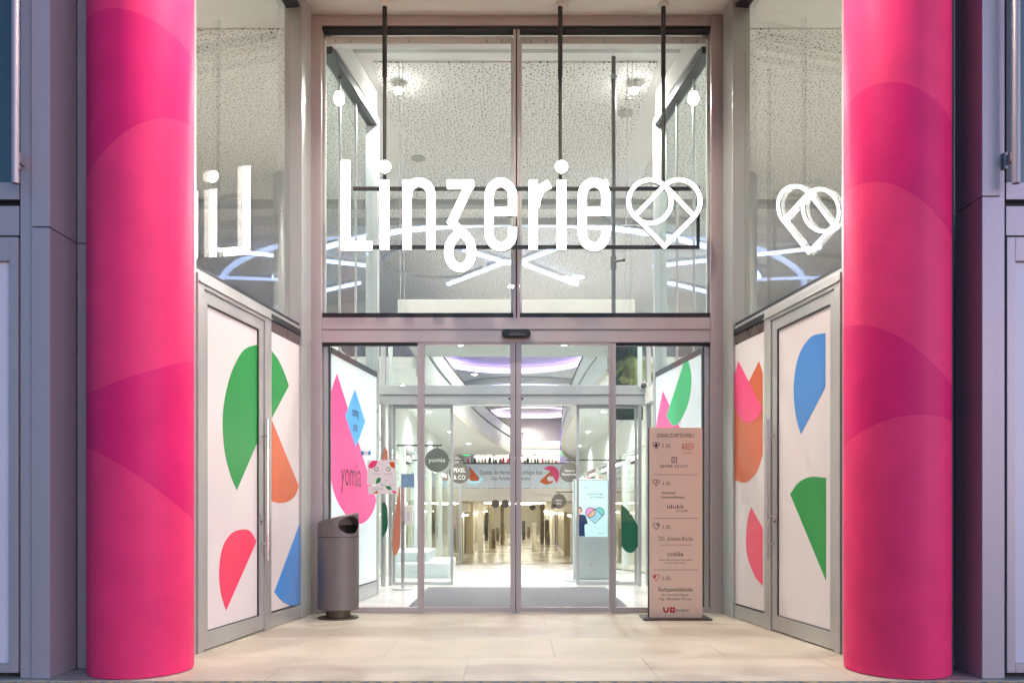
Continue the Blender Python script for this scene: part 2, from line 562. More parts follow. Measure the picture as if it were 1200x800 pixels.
def column_mat(name, bounds):
    """pink film with two-tone printed lobes; bounds: z = k0 + k1*a + k2*a^2 in arc length a (0 faces the camera)"""
    m, nt, b = nodes_of(name)
    N, L = nt.nodes, nt.links
    tc = N.new('ShaderNodeTexCoord')
    sep = N.new('ShaderNodeSeparateXYZ'); L.new(tc.outputs['Object'], sep.inputs[0])
    def mth(op, a, b_=None):
        n = N.new('ShaderNodeMath'); n.operation = op
        for i, v in enumerate((a, b_)):
            if v is None: continue
            if isinstance(v, (int, float)): n.inputs[i].default_value = v
            else: L.new(v, n.inputs[i])
        return n.outputs[0]
    ang = mth('ARCTAN2', sep.outputs[0], mth('MULTIPLY', sep.outputs[1], -1.0))
    rot = mth('SUBTRACT', ang, bounds[0])
    a = mth('SINE', rot)
    a2 = mth('MULTIPLY', a, a)
    tot = None
    for sgn, k0, k1, k2 in bounds[1]:
        zb = mth('ADD', mth('ADD', mth('MULTIPLY', a, k1), mth('MULTIPLY', a2, k2)), k0)
        st = mth('MULTIPLY', mth('LESS_THAN', sep.outputs[2], zb), sgn)
        tot = st if tot is None else mth('ADD', tot, st)
    nz = N.new('ShaderNodeTexNoise'); nz.inputs['Scale'].default_value = 4; nz.inputs['Detail'].default_value = 8
    L.new(tc.outputs['Object'], nz.inputs['Vector'])
    mx = N.new('ShaderNodeMix'); mx.data_type = 'RGBA'
    mx.inputs[6].default_value = (0.88, 0.045, 0.175, 1); mx.inputs[7].default_value = (0.76, 0.020, 0.155, 1)
    L.new(tot, mx.inputs[0])
    vr = N.new('ShaderNodeMapRange'); vr.inputs[1].default_value = 0.3; vr.inputs[2].default_value = 0.7; vr.inputs[3].default_value = 0.92; vr.inputs[4].default_value = 1.06
    L.new(nz.outputs[0], vr.inputs[0])
    seam = None
    for sa in (-0.62, 0.71):
        ln = mth('LESS_THAN', mth('ABSOLUTE', mth('SUBTRACT', rot, sa)), 0.0045)
        seam = ln if seam is None else mth('ADD', seam, ln)
    nsc = N.new('ShaderNodeTexNoise'); nsc.inputs['Scale'].default_value = 26; nsc.inputs['Detail'].default_value = 9; nsc.inputs['Distortion'].default_value = 1.2
    L.new(tc.outputs['Object'], nsc.inputs['Vector'])
    scuff = mth('MULTIPLY', mth('GREATER_THAN', nsc.outputs[0], 0.70), 0.10)
    wear = mth('SUBTRACT', mth('SUBTRACT', vr.outputs[0], mth('MULTIPLY', seam, 0.10)), scuff)
    sc = N.new('ShaderNodeVectorMath'); sc.operation = 'SCALE'
    L.new(mx.outputs[2], sc.inputs[0]); L.new(wear, sc.inputs['Scale'])
    L.new(sc.outputs[0], b.inputs['Base Color'])
    b.inputs['Roughness'].default_value = 0.5
    b.inputs['Specular IOR Level'].default_value = 0.16
    n2 = N.new('ShaderNodeTexNoise'); n2.inputs['Scale'].default_value = 90; n2.inputs['Detail'].default_value = 4
    L.new(tc.outputs['Object'], n2.inputs['Vector'])
    bp = N.new('ShaderNodeBump'); bp.inputs['Strength'].default_value = 0.08; bp.inputs['Distance'].default_value = 0.01
    L.new(n2.outputs[0], bp.inputs['Height']); L.new(bp.outputs[0], b.inputs['Normal'])
# the film's lobes, measured at the left edge, the middle and the right edge of each column
def fit(zl, zm, zr, A=0.97):
    return (zm, (zr - zl) / (2 * A), ((zl + zr) / 2 - zm) / (A * A))
column_mat('column_film_a', (R(24.6), [(1, *fit(4.06, 4.04, 3.93)), (-1, *fit(3.09, 3.38, 3.49)), (1, *fit(1.74, 1.86, 1.99)), (-1, *fit(1.41, 1.22, 0.96))]))
column_mat('column_film_b', (R(-25.4), [(1, *fit(3.62, 3.63, 3.43)), (-1, *fit(3.07, 3.0, 2.72)), (1, *fit(2.21, 2.09, 1.80)), (-1, *fit(1.45, 1.59, 1.58))]))

# ================================================================== THE PLACE
X0 = 0.05                 # middle line of the entrance
YD = 7.98                 # plane of the sliding doors
SOFFIT = 5.88
TH = math.atan(0.1325)
CT, ST = math.cos(TH), math.sin(TH)

# frames of the two splayed side walls: u runs from the door plane towards the street, n points into the entrance
def frame_of(side):
    ox, oy = X0 + side * 2.0, YD
    def fr(p):
        u, n, z = p
        return Vector((ox + side * ST * u - side * CT * n, oy - CT * u - ST * n, z))
    return fr
FR = {-1: frame_of(-1), 1: frame_of(1)}
def wall_uz(side, px, py, n):
    """photo pixel -> (u, z) on the wall plane at offset n"""
    o = FR[side]((0, n, 0)); U = FR[side]((1, n, 0)) - o
    k = (px - 600.0) / F_PX
    u = (k * o.y - o.x) / (U.x - k * U.y)
    Y = o.y + u * U.y
    return u, H(py, Y)

# ------------------------------------------------------------------ ground
g = MB().add([(-60, -40, -0.03), (60, -40, -0.03), (60, 4.885, -0.03), (-60, 4.885, -0.03)], [(0, 1, 2, 3)])
street = struct(g.build('pavement', 'street_joint', recalc=False))
setts = MB()
y = 4.878
for r in range(12):
    d = 0.095
    x = -5.2 + (r % 2) * 0.06
    while x < 5.2:
        w = random.uniform(0.085, 0.115)
        h = random.uniform(-0.006, 0.0)
        e = 0.008
        a = [(x, y - d + e, -0.03), (x + w - e, y - d + e, -0.03), (x + w - e, y, -0.03), (x, y, -0.03)]
        b = [(x + .012, y - d + e + .012, h), (x + w - e - .012, y - d + e + .012, h), (x + w - e - .012, y - .012, h), (x + .012, y - .012, h)]
        setts.hexa(a, b)
        x += w
    y -= d
o = setts.build('paving_setts', 'sett_stone', street); o['kind'] = 'stuff'

floor = struct(MB().box(-9, 9, 4.885, 8.02, -0.3, -0.004).build('entrance_floor', 'floor_joint'))
def slab(x0, x1, y0, y1):
    e = 0.0006
    MB().hexa([(x0 + e, y0 + e, -0.05), (x1 - e, y0 + e, -0.05), (x1 - e, y1 - e, -0.05), (x0 + e, y1 - e, -0.05)],
              [(x0 + e + .001, y0 + e + .001, 0), (x1 - e - .001, y0 + e + .001, 0), (x1 - e - .001, y1 - e - .001, 0), (x0 + e + .001, y1 - e - .001, 0)]).build('stone_slab', 'floor_stone', floor)
ys = [4.887, 5.66, 6.44, 7.22, 8.015]
for j in range(4):
    x = -3.9 + (j % 2) * 0.6
    if x > -3.9: slab(-3.9, x, ys[j], ys[j + 1])
    while x < 3.9:
        slab(x, min(3.9, x + 1.2), ys[j], ys[j + 1]); x += 1.2

# ------------------------------------------------------------------ soffit with its downlights
sof = MB().box(-9, 9, 4.60, 5.10, SOFFIT, SOFFIT + 0.6)
struct(sof.build('soffit_edge', 'soffit_paint'))
sm = MB()
sm.hexa([(X0 - 2.6, 5.10, SOFFIT), (X0 + 2.6, 5.10, SOFFIT), (X0 + 2.14, 8.1, SOFFIT), (X0 - 2.14, 8.1, SOFFIT)],
        [(X0 - 2.6, 5.10, SOFFIT + .12), (X0 + 2.6, 5.10, SOFFIT + .12), (X0 + 2.14, 8.1, SOFFIT + .12), (X0 - 2.14, 8.1, SOFFIT + .12)])
struct(sm.build('soffit', 'soffit_paint'))
def spot_light(name, loc, energy, color, size=R(120), blend=0.6, radius=0.06, parent=None, rot=(0, 0, 0)):
    d = bpy.data.lights.new(name, 'SPOT')
    d.energy = energy; d.color = color; d.spot_size = size; d.spot_blend = blend; d.shadow_soft_size = radius
    o = bpy.data.objects.new(name, d); col.objects.link(o)
    o.rotation_euler = rot
    put(o, loc, parent)
    return o
k = 0
for (dx, dy, words) in ((-0.75, 4.95, 'nearest the column with the curled lower lobe'), (0.85, 4.95, 'nearest the column with the stacked arches'),
                        (-1.0, 6.85, 'in front of the litter bin'), (1.0, 6.85, 'in front of the directory board')):
    x, y = X0 + dx, dy
    t = thing('downlight', (x, y, SOFFIT - 0.02), 'round recessed soffit downlight, warm, ' + words, 'downlight', 'downlights in the entrance soffit')
    ring = MB().ribbon([(0.075 * math.cos(a * math.pi / 12), 0.075 * math.sin(a * math.pi / 12)) for a in range(24)], 0.03,
                       lambda u, v, d: (x + u, y + v, SOFFIT - d), 0.001, 0.012, closed=True)
    ring.build('trim_ring', 'silver_metal', t)
    MB().tube([(x, y, SOFFIT - 0.004), (x, y, SOFFIT - 0.002)], 0.06, 20).build('lens', 'downlight_face', t)
    spot_light('downlight_lamp', (x, y, SOFFIT - 0.03), 300 if dy < 6 else 150, (1.0, 0.87, 0.70), R(100) if dy < 6 else R(116), 0.8, 0.06, t, (R(-6) if dy < 6 else 0, (R(-34) if dx > 0 else R(34)) if dy < 6 else 0, 0))
    k += 1

# ------------------------------------------------------------------ the two pink columns
def column(cx, cyy, film, label):
    t = thing('column', (cx, cyy, 0), label, 'column', 'pink columns flanking the entrance')
    mb = MB()
    seg = 72
    zs = [0.004, 0.02, 1.4, 2.9, 4.4, SOFFIT - 0.003]
    rs = [0.312, 0.316, 0.316, 0.316, 0.316, 0.316]
    vs = [(cx + rs[i] * math.cos(2 * math.pi * k / seg), cyy + rs[i] * math.sin(2 * math.pi * k / seg), z) for i, z in enumerate(zs) for k in range(seg)]
    fs = [(i * seg + k, i * seg + (k + 1) % seg, (i + 1) * seg + (k + 1) % seg, (i + 1) * seg + k) for i in range(len(zs) - 1) for k in range(seg)]
    mb.add(vs, fs)
    mb.build('shaft', film, t, smooth=True, origin=(cx, cyy, 0))
    return t
column(-2.385, 5.22, 'column_film_a', 'tall pink round column beside the panel with the big green petal')
column(2.475, 5.22, 'column_film_b', 'tall pink round column beside the panel with the blue half petal')

# ------------------------------------------------------------------ facade beside the columns
def facade(side, label):
    s = side
    ax = lambda px: W(px, 4.94) if s < 0 else -W(1200 - px, 4.94)
    t = thing('facade', (s * 3.6, 5.0, 0), label, 'facade')
    # edges measured on the visible strip, mirrored pairwise
    e_in, e_j, e_m = (58, 37, 22) if s < 0 else (1151, 1172, 1179)
    xi, xj, xm = W(e_in, 4.94), W(e_j, 4.94), W(e_m, 4.94)
    def bx(xa, xb, y0, y1, z0, z1, name, mt, par=None, bev=0.003):
        return MB().box(min(xa, xb), max(xa, xb), y0, y1, z0, z1).build(name, mt, par or t, bevel=bev)
    ztop = SOFFIT - 0.004
    xo = s * 9.0
    zj = H(266, 4.94) if s < 0 else H(230, 4.94)
    bx(xi, xj + s * 0.001, 4.94, 5.245, 0.002, zj - 0.003, 'jamb_panel', 'facade_metal')
    bx(xi, xj + s * 0.001, 4.94, 5.245, zj + 0.003, ztop, 'jamb_panel', 'facade_metal')
    bx(xj, xm, 4.955, 5.245, 0.002, ztop, 'mullion', 'facade_metal')
    # recess back panel behind the column
    zr = H(285, 5.25)
    bx(s * 2.36, xi - s * 0.001, 5.252, 5.42, 0.002, zr - 0.003, 'recess_panel', 'recess_metal')
    bx(s * 2.36, xi - s * 0.001, 5.252, 5.42, zr + 0.003, ztop, 'recess_panel', 'recess_metal')
    bx(s * 2.71, s * 2.735, 5.235, 5.252, 0.002, ztop, 'recess_trim', 'recess_metal')
    # window above, framed door leaf below
    bx(xm, xm + s * 0.012, 4.985, 5.2, 0.002, ztop, 'shadow_gap', 'black_gap', bev=0)
    xw = xm + s * 0.012
    z0, z1 = 0.035, H(277, 4.94)
    zp1 = H(305, 4.94)
    zp0 = H(783, 4.94)
    xp = xw + s * 0.052
    xe = xw + s * 1.15
    bx(xw, xp, 4.95, 5.02, z0, z1, 'door_stile', 'facade_metal')
    bx(xp, xe, 4.95, 5.02, zp1, z1, 'door_rail', 'facade_metal')
    bx(xp, xe, 4.95, 5.02, z0, zp0 + 0.03, 'door_rail', 'facade_metal')
    pane = bx(xp, xe, 4.975, 4.995, zp0 + 0.03, zp1, 'door_pane', 'lavender_film', bev=0)
    bx(xe, xo, 4.95, 5.24, 0.002, ztop, 'outer_panel', 'facade_metal')
    zs = H(212, 4.94)
    zb = H(238, 4.94)
    bx(xw, xe, 4.96, 5.02, z1 + 0.012, zb - 0.01, 'spandrel', 'facade_metal')
    bx(xw, xe, 5.0, 5.02, zb - 0.01, zb + 0.03, 'slot', 'black_gap', bev=0)
    bx(xw, xe, 4.96, 5.02, zb + 0.03, zs, 'spandrel', 'facade_metal')
    bx(xw, xw + s * 0.03, 4.96, 5.02, zs, ztop, 'window_stile', 'dark_rail')
    bx(xw + s * 0.03, xe, 4.98, 4.992, zs, ztop, 'window_pane', 'facade_glass', bev=0)
    # safety bar in front of the window, on a bracket
    xb = W(18, 4.86) if s < 0 else W(1191, 4.86)
    bar = MB().tube([(xb, 4.86, H(215, 4.86)), (xb, 4.86, ztop)], 0.022, 12).build('guard_bar', 'facade_metal', t, smooth=True)
    zbk = H(185, 4.9)
    MB().box(min(xb, xm) - 0.004, max(xb, xm) + 0.004, 4.875, 4.955, zbk - 0.03, zbk + 0.03).build('bracket', 'facade_metal', bar, bevel=0.006)
    MB().tube([(xm - s * 0.002, 4.945, zbk - 0.05), (xm - s * 0.002, 4.945, zbk + 0.05)], 0.012, 8).build('bolt', 'facade_metal', bar)
    return t
facade(-1, 'metal facade strip with guard bar behind the column near the litter bin')
facade(1, 'metal facade strip with guard bar behind the column near the directory board')
struct(MB().box(-9, 9, 4.62, 5.1, SOFFIT + 0.6, SOFFIT + 4).build('wall_above', 'facade_metal'))

# ------------------------------------------------------------------ splayed side walls with doors
PETALS = {
 -1: {'door': [('green_petal', 'print_green', [(305.2, 405, 1), (298, 404.5), (284, 412), (270, 440), (261.5, 482), (263, 525), (270, 555), (277.6, 574, 2), (305.2, 519, 2)]),
               ('pink_petal', 'print_pink', [(283, 620), (293, 622), (300.5, 634, 2), (265, 714.5, 1), (259, 694), (257, 668), (261, 641), (271, 625)])],
      'panel': [('green_petal', 'print_green', [(318.5, 411, 1), (326, 421), (333, 436), (338.5, 452, 2), (318.5, 490, 2)]),
                ('orange_petal', 'print_orange', [(318.5, 492, 2), (350, 569, 1), (346, 580), (338, 587), (328, 589), (318.5, 587, 2)]),
                ('blue_petal', 'print_blue', [(352.5, 614, 1), (352.5, 705, 1), (347, 708.5), (339, 708.5), (330, 703), (321.5, 693, 2)])]},
  1: {'door': [('blue_petal', 'print_blue', [(967.2, 390, 2), (967.2, 453, 2), (938.3, 508.6, 1), (932, 483), (930.3, 450), (936, 417), (950, 395)]),
               ('green_petal', 'print_green', [(926, 578.5, 1), (936, 565), (950, 558.5), (967.8, 559.5, 2), (967.8, 679, 2)])],
      'panel': [('orange_petal', 'print_orange', [(889.4, 423, 2), (893.6, 437, 2), (893.6, 532, 1), (887, 552), (876, 564), (866, 564), (858.3, 560, 2), (858.3, 486, 1), (866, 470)]),
                ('pink_petal', 'print_hot_pink', [(865.3, 423, 2), (892.7, 477, 1), (888, 489), (877, 495), (867, 490), (860, 470), (859.5, 448)]),
                ('pink_petal', 'print_pink', [(880.3, 594, 2), (893.6, 618, 2), (893.6, 686, 1), (884, 673), (876, 651), (874.4, 630), (876.5, 608)])]}}

def side_wall(side, label):
    fr = FR[side]
    root = thing('side_glazing', fr((1.2, -0.06, 0)), label, 'glazed wall', 'splayed glazed walls of the entrance')
    def bx(u0, u1, n0, n1, z0, z1, name, mt, par=None, bev=0.003):
        return MB(fr).box(u0, u1, n0, n1, z0, z1).build(name, mt, par or root, bevel=bev)
    ZS = 2.745
    U1 = 2.235                                    # street end of the glazing
    # structure of the screen
    bx(0.10, 0.335, -0.16, 0.012, 0.0, SOFFIT - 0.003, 'corner_post', 'silver_metal')
    bx(0.004, 0.098, -0.16, -0.03, 0.0, SOFFIT - 0.003, 'corner_post', 'taupe_metal')
    bx(U1, U1 + 0.035, -0.16, 0.0, 0.0, SOFFIT - 0.003, 'end_post', 'silver_metal')
    bx(U1 + 0.041, U1 + 0.062, -0.16, -0.012, 0.0, SOFFIT - 0.003, 'end_post', 'silver_metal')
    bx(U1 + 0.068, U1 + 0.105, -0.16, 0.005, 0.0, SOFFIT - 0.003, 'end_post', 'silver_metal')
    bx(0.337, U1 - 0.002, -0.15, 0.0, 5.795, SOFFIT - 0.003, 'head_rail', 'taupe_metal')
    bx(0.337, U1 - 0.002, -0.14, -0.012, 5.755, 5.793, 'gasket', 'dark_gasket', bev=0)
    bx(0.337, U1 - 0.002, -0.15, -0.006, 2.72, ZS, 'sill', 'silver_metal')
    bx(0.337, U1 - 0.002, -0.14, -0.014, ZS + 0.002, ZS + 0.03, 'gasket', 'dark_gasket', bev=0)
    bx(0.337, U1 - 0.002, -0.118, -0.106, ZS + 0.032, 5.753, 'upper_pane', 'coated_glass', bev=0)
    bx(0.337, U1 - 0.002, -0.138, -0.132, ZS + 0.032, 5.753, 'inner_pane', 'second_glass', bev=0)
    # fixed lower panel with print, dark band above and plinth below
    bx(0.337, 1.0, -0.12, -0.010, 2.567, 2.66, 'dark_band', 'brown_film')
    bx(0.337, 1.0, -0.12, 0.0, 2.662, 2.718, 'gasket', 'dark_gasket')
    bx(0.337, 1.0, -0.12, 0.0, 0.004, 0.122, 'plinth', 'silver_metal')
    bx(0.337, 1.0, -0.12, -0.02, 0.124, 0.138, 'gasket', 'dark_gasket', bev=0)
    pan = bx(0.337, 1.0, -0.06, -0.012, 0.140, 2.565, 'printed_panel', 'print_white', bev=0)
    # door frame
    a0, a1 = 1.008, U1 - 0.004                    # outer frame
    l0, l1 = 1.135, 2.147                         # leaf
    LT = 2.614
    MB(fr).box(a0, l0 - 0.004, -0.12, 0.012, 0.0, 2.716).box(l1 + 0.004, a1, -0.12, 0.012, 0.0, 2.716).box(l0 - 0.004, l1 + 0.004, -0.12, 0.012, LT + 0.004, 2.716).build('door_frame', 'silver_metal', root, bevel=0.003)
    bx(a0 + 0.004, a1 - 0.004, 0.0, 0.026, 2.648, 2.662, 'drip_trim', 'silver_metal')
    p0, p1, pz0, pz1 = 1.222, 2.080, 0.137, 2.527
    leaf = MB(fr)
    leaf.box(l0, p0, -0.06, 0.0, 0.012, LT).box(p1, l1, -0.06, 0.0, 0.012, LT).box(p0, p1, -0.06, 0.0, 0.012, pz0).box(p0, p1, -0.06, 0.0, pz1, LT)
    leaf = leaf.build('door', 'silver_metal', root, bevel=0.0025)
    bx(l0 - 0.003, l1 + 0.003, -0.09, -0.075, 0.004, LT + 0.003, 'shadow_gap', 'black_gap', leaf, 0)
    g_ = 0.006
    MB(fr).box(p0, p0 + g_, -0.05, -0.006, pz0, pz1).box(p1 - g_, p1, -0.05, -0.006, pz0, pz1).box(p0 + g_, p1 - g_, -0.05, -0.006, pz1 - g_ * 1.6, pz1).box(p0 + g_, p1 - g_, -0.05, -0.006, pz0, pz0 + g_).build('gasket', 'dark_gasket', leaf)
    bx(p0 + g_, p1 - g_, -0.045, -0.016, pz0 + g_, pz1 - g_ * 1.6, 'printed_panel', 'print_white', leaf, 0)
    # prints, flat film on the panels
    for key, par, n in (('door', leaf, -0.0145), ('panel', root, -0.0105)):
        lift = 0
        for nm, mt, pts in PETALS[side][key]:
            uz = [wall_uz(side, x, y, n) for x, y in smooth2(pts)]
            lo, hi = (p0 + g_ + .001, p1 - g_ - .001) if key == 'door' else (0.339, 0.999)
            uz = [(min(max(u, lo), hi), z) for u, z in uz]
            MB(fr).prism(uz, lambda u, v, d: (u, d, v), n - 0.001, n + 0.0006 + lift).build(nm, mt, par)
            lift += 0.0008
    # pull bar, stand-offs, lock
    hu = 1.178
    bar = MB(fr).tube([(hu, 0.055, 0.60), (hu, 0.055, 1.78)], 0.0125, 10)
    bar = bar.build('pull_handle', 'steel', leaf, smooth=True)
    return root, leaf, fr, hu

def finish_side(side, label):
    root, leaf, fr, hu = side_wall(side, label)
    for z in (0.74, 1.64):
        MB(fr).tube([(hu, -0.001, z), (hu, 0.05, z)], 0.009, 8).build('stand_off', 'steel', leaf, smooth=True)
    MB(fr).box(1.195, 1.215, 0.0, 0.008, 0.89, 0.99).build('lock_plate', 'steel', leaf, bevel=0.002)
    MB(fr).tube([(1.205, 0.004, 0.925), (1.205, 0.018, 0.925)], 0.008, 10).build('lock_cylinder', 'dark_rail', leaf)
    if side > 0:
        MB(fr).tube([(1.205, 0.004, 0.965), (1.205, 0.05, 0.965), (1.26, 0.055, 0.965), (1.31, 0.055, 0.965)], 0.008, 8).build('lever_handle', 'steel', leaf, smooth=True)
finish_side(-1, 'splayed glazed wall with green petal door near the litter bin')
finish_side(1, 'splayed glazed wall with blue petal door near the directory board')

# ------------------------------------------------------------------ the front: posts, transom, upper panes, sliding doors
ent = thing('glazed_entrance', (X0, YD, 0), 'two storey glazed entrance front with taupe frame and double sliding doors', 'entrance')
def ebx(x0, x1, y0, y1, z0, z1, name, mt, par=None, bev=0.003):
    return MB().box(x0, x1, y0, y1, z0, z1).build(name, mt, par or ent, bevel=bev)
w = lambda px: W(px, YD)
h = lambda py: H(py, YD)
xl0, xl1 = w(362), w(377)
xr0, xr1 = w(833), w(848)
for a, b in ((xl0, xl1), (xr0, xr1)):
    ebx(a, b, YD - 0.01, YD + 0.13, 0.0, SOFFIT - 0.003, 'post', 'taupe_metal')
ZT0, ZT1 = h(401), h(372)
ZH = h(30)
ebx(xl1 + .001, xr0 - .001, YD, YD + 0.13, ZH, SOFFIT - 0.003, 'head_rail', 'taupe_metal')
ebx(xl1 + .001, xr0 - .001, YD + 0.012, YD + 0.11, ZH - 0.035, ZH - 0.001, 'gasket', 'dark_gasket', None, 0)
zsplit = h(386)
ebx(xl1 + .001, xr0 - .001, YD - 0.006, YD + 0.15, zsplit + 0.0015, ZT1, 'transom', 'taupe_metal')
ebx(xl1 + .001, xr0 - .001, YD + 0.002, YD + 0.15, ZT0, zsplit - 0.0015, 'transom', 'taupe_metal')
xm0, xm1 = w(601.5), w(609)
xmc = (xm0 + xm1) / 2
ebx(xm0, xmc - 0.006, YD + 0.004, YD + 0.12, ZT1 + .001, ZH - .036, 'mullion', 'taupe_metal')
ebx(xmc + 0.006, xm1, YD + 0.004, YD + 0.12, ZT1 + .001, ZH - .036, 'mullion', 'taupe_metal')
ebx(xmc - 0.006, xmc + 0.006, YD + 0.02, YD + 0.11, ZT1 + .001, ZH - .036, 'gasket', 'black_gap', None, 0)
for a, b in ((xl1 + .002, xm0 - .001), (xm1 + .001, xr0 - .002)):
    ebx(a, b, YD + 0.02, YD + 0.10, ZT1 + .001, h(366), 'gasket', 'dark_gasket', None, 0)
    ebx(a, b, YD + 0.054, YD + 0.066, h(366) + .001, ZH - .036, 'upper_pane', 'clear_glass', None, 0)
    ebx(a, a + 0.022, YD + 0.07, YD + 0.10, h(366) + .001, ZH - .1, 'edge_strip', 'white_paint')
    ebx(b - 0.022, b, YD + 0.07, YD + 0.10, h(366) + .001, ZH - .1, 'edge_strip', 'white_paint')
    ca = ebx(a + .01, b - .01, YD + 0.10, YD + 0.19, h(45), h(36), 'blind_cassette', 'white_paint')
    for f in (0.06, 0.14, 0.45, 0.86, 0.94):
        xx = a + (b - a) * f
        ebx(xx - 0.012, xx + 0.012, YD + 0.094, YD + 0.0995, h(44), h(40), 'clip', 'inner_metal', ca, 0)
# lower fixed sidelights
ZB = h(711.5)
xa0, xa1 = w(489), w(494.5)
xb0, xb1 = w(716.5), w(722)
ebx(xa0, xa1, YD + 0.01, YD + 0.08, 0.002, ZT0 - .001, 'jamb', 'taupe_metal')
ebx(xb0, xb1, YD + 0.01, YD + 0.08, 0.002, ZT0 - .001, 'jamb', 'taupe_metal')
for a, b in ((xl1 + .001, xa0 - .001), (xb1 + .001, xr0 - .001)):
    ebx(a, b, YD + 0.012, YD + 0.08, 0.003, ZB, 'bottom_rail', 'taupe_metal')
    ebx(a, b, YD + 0.03, YD + 0.042, ZB + .001, ZT0 - 0.03, 'sidelight_pane', 'clear_glass', None, 0)
    ebx(a, b, YD + 0.02, YD + 0.07, ZT0 - 0.029, ZT0 - .001, 'gasket', 'dark_gasket', None, 0)
    e0 = a + 0.0 if a < 0 else b - 0.05
    ebx(e0 + 0.004, e0 + 0.046, YD + 0.05, YD + 0.10, ZB + .001, ZT0 - 0.03, 'edge_strip', 'inner_metal')
ebx(xl1 + 0.056, xl1 + 0.072, YD + 0.045, YD + 0.10, ZB, ZT0 - .03, 'edge_seal', 'dark_rail')
ebx(xr0 - 0.072, xr0 - 0.056, YD + 0.045, YD + 0.10, ZB, ZT0 - .03, 'edge_seal', 'dark_rail')
# sliding leaves
xc = w(604.4)
def leaf(a, b, meet_right):
    ml, mr = (0.020, 0.050) if meet_right else (0.050, 0.020)
    m = MB()
    y0, y1 = YD + 0.005, YD + 0.045
    m.box(a, a + ml, y0, y1, 0.008, ZT0 - .004).box(b - mr, b, y0, y1, 0.008, ZT0 - .004)
    m.box(a + ml, b - mr, y0, y1, 0.008, 0.058).box(a + ml, b - mr, y0, y1, ZT0 - 0.022, ZT0 - .004)
    d = m.build('sliding_door', 'taupe_metal', ent, bevel=0.002)
    ebx(a + ml, b - mr, YD + 0.02, YD + 0.03, 0.058, ZT0 - 0.022, 'glass_pane', 'clear_glass', d, 0)
    return d
dl = leaf(xa1 + .001, xc - 0.004, True)
dr = leaf(xc + 0.004, xb0 - .001, False)
ebx(xc - 0.0035, xc + 0.0035, YD + 0.015, YD + 0.04, 0.008, ZT0 - .004, 'rubber_seal', 'black_gap', dl, 0)
for d_, xx in ((dl, w(597)), (dr, w(612))):
    MB().disc_y((xx, YD - 0.004, h(467)), 0.011, 0.012, 12).build('lock_knob', 'dark_rail', d_)
ebx(w(600), w(609), YD - 0.03, YD + 0.02, 0.002, 0.012, 'floor_stop', 'steel', None, 0.002)
# motion sensor on the transom
pts = []
xs0, xs1, zs0, zs1 = w(588), w(622), h(396.5), h(387)
rr = (zs1 - zs0) / 2
for i in range(13):
    a = math.pi / 2 + math.pi * i / 12
    pts.append((xs0 + rr + rr * math.cos(a), (zs0 + zs1) / 2 + rr * math.sin(a)))
for i in range(13):
    a = -math.pi / 2 + math.pi * i / 12
    pts.append((xs1 - rr + rr * math.cos(a), (zs0 + zs1) / 2 + rr * math.sin(a)))
sens = MB().prism(pts, lambda u, v, d: (u, d, v), YD - 0.075, YD - 0.0005).build('motion_sensor', 'dark_gasket', ent, bevel=0.008)
MB().box(w(597), w(615), YD - 0.079, YD - 0.0755, h(395), h(391.5)).build('sensor_window', 'brown_film', sens)

# ------------------------------------------------------------------ illuminated hanging sign
YS = 7.73
S2 = F_PX / YS
sign = thing('illuminated_sign', (X0, YS, H(288, YS)), 'glowing white hanging letters with a heart emblem on dark rods', 'sign')
def s3(u, v, d):
    return (W(u, YS), YS + d, H(v, YS))
def arc(cx, cy_, rx, ry, a0, a1, n=10):
    return [(cx + rx * math.cos(R(a0 + (a1 - a0) * i / n)), cy_ - ry * math.sin(R(a0 + (a1 - a0) * i / n))) for i in range(n + 1)]
def letter(name, strokes, face='letter_face', width=10.2, th=0.05, polys=()):
    body, fc = MB(), MB()
    for st in strokes:
        wd = width
        closed = False
        if isinstance(st, tuple): st, wd, closed = st
        body.ribbon(st, wd, s3, 0.0045, th, closed)
        fc.ribbon(st, wd - 0.5, s3, 0.0, 0.0044, closed)
    for p in polys:
        body.prism(p, s3, 0.0045, th); fc.prism(p, s3, 0.0, 0.0044)
    bo = body.build(name, 'letter_side', sign)
    fc.build('lit_face', face, bo)
    return bo
def cut_e(cx0, tail=False):
    l, r_, t, b = cx0 + 5.2, cx0 + 32.6, 213.6, 289.0
    mx = (l + r_) / 2; rx = (r_ - l) / 2
    path = [(l - 1, 247.6), (r_, 247.6)]
    path = [(l, 247.6), (r_ - 0.01, 247.6)]
    p2 = [(r_, 252.7), (r_, 229)] + arc(mx, 229, rx, 15.4, 0, 180, 14) + [(l, 270)] + arc(mx, 273.5, rx, 15.5, 180, 360, 14) + [(r_, 266.5)]
    st = [path, p2]
    if tail:
        st.append(([(mx + 7, 217.5), (r_ + 2.5, 213.2)], 7.5, False))
    return st
letter('letter', [], polys=[[(399.9, 188), (410, 188), (410, 283), (436, 283), (436, 293), (399.9, 293)]])
def dot_i(cx):
    bo = letter('letter', [], polys=[[(cx - 5.2, 211), (cx + 5.2, 211), (cx + 5.2, 292.5), (cx - 5.2, 292.5)]])
    c = [(cx + 7.3 * math.cos(2 * math.pi * i / 24), 195.4 + 7.3 * math.sin(2 * math.pi * i / 24)) for i in range(24)]
    d = MB().prism(c, s3, 0.0045, 0.05).build('letter_dot', 'letter_side', bo)
    MB().prism([(x, y) for x, y in c], s3, 0.0, 0.0044).build('dot_face', 'letter_face', bo)
dot_i(450.7)
letter('letter', [[(477, 211), (477, 292.5)], [(477, 232)] + arc(491, 228, 14, 14.6, 165, 0, 12)[1:] + [(504.6, 292.5)]])
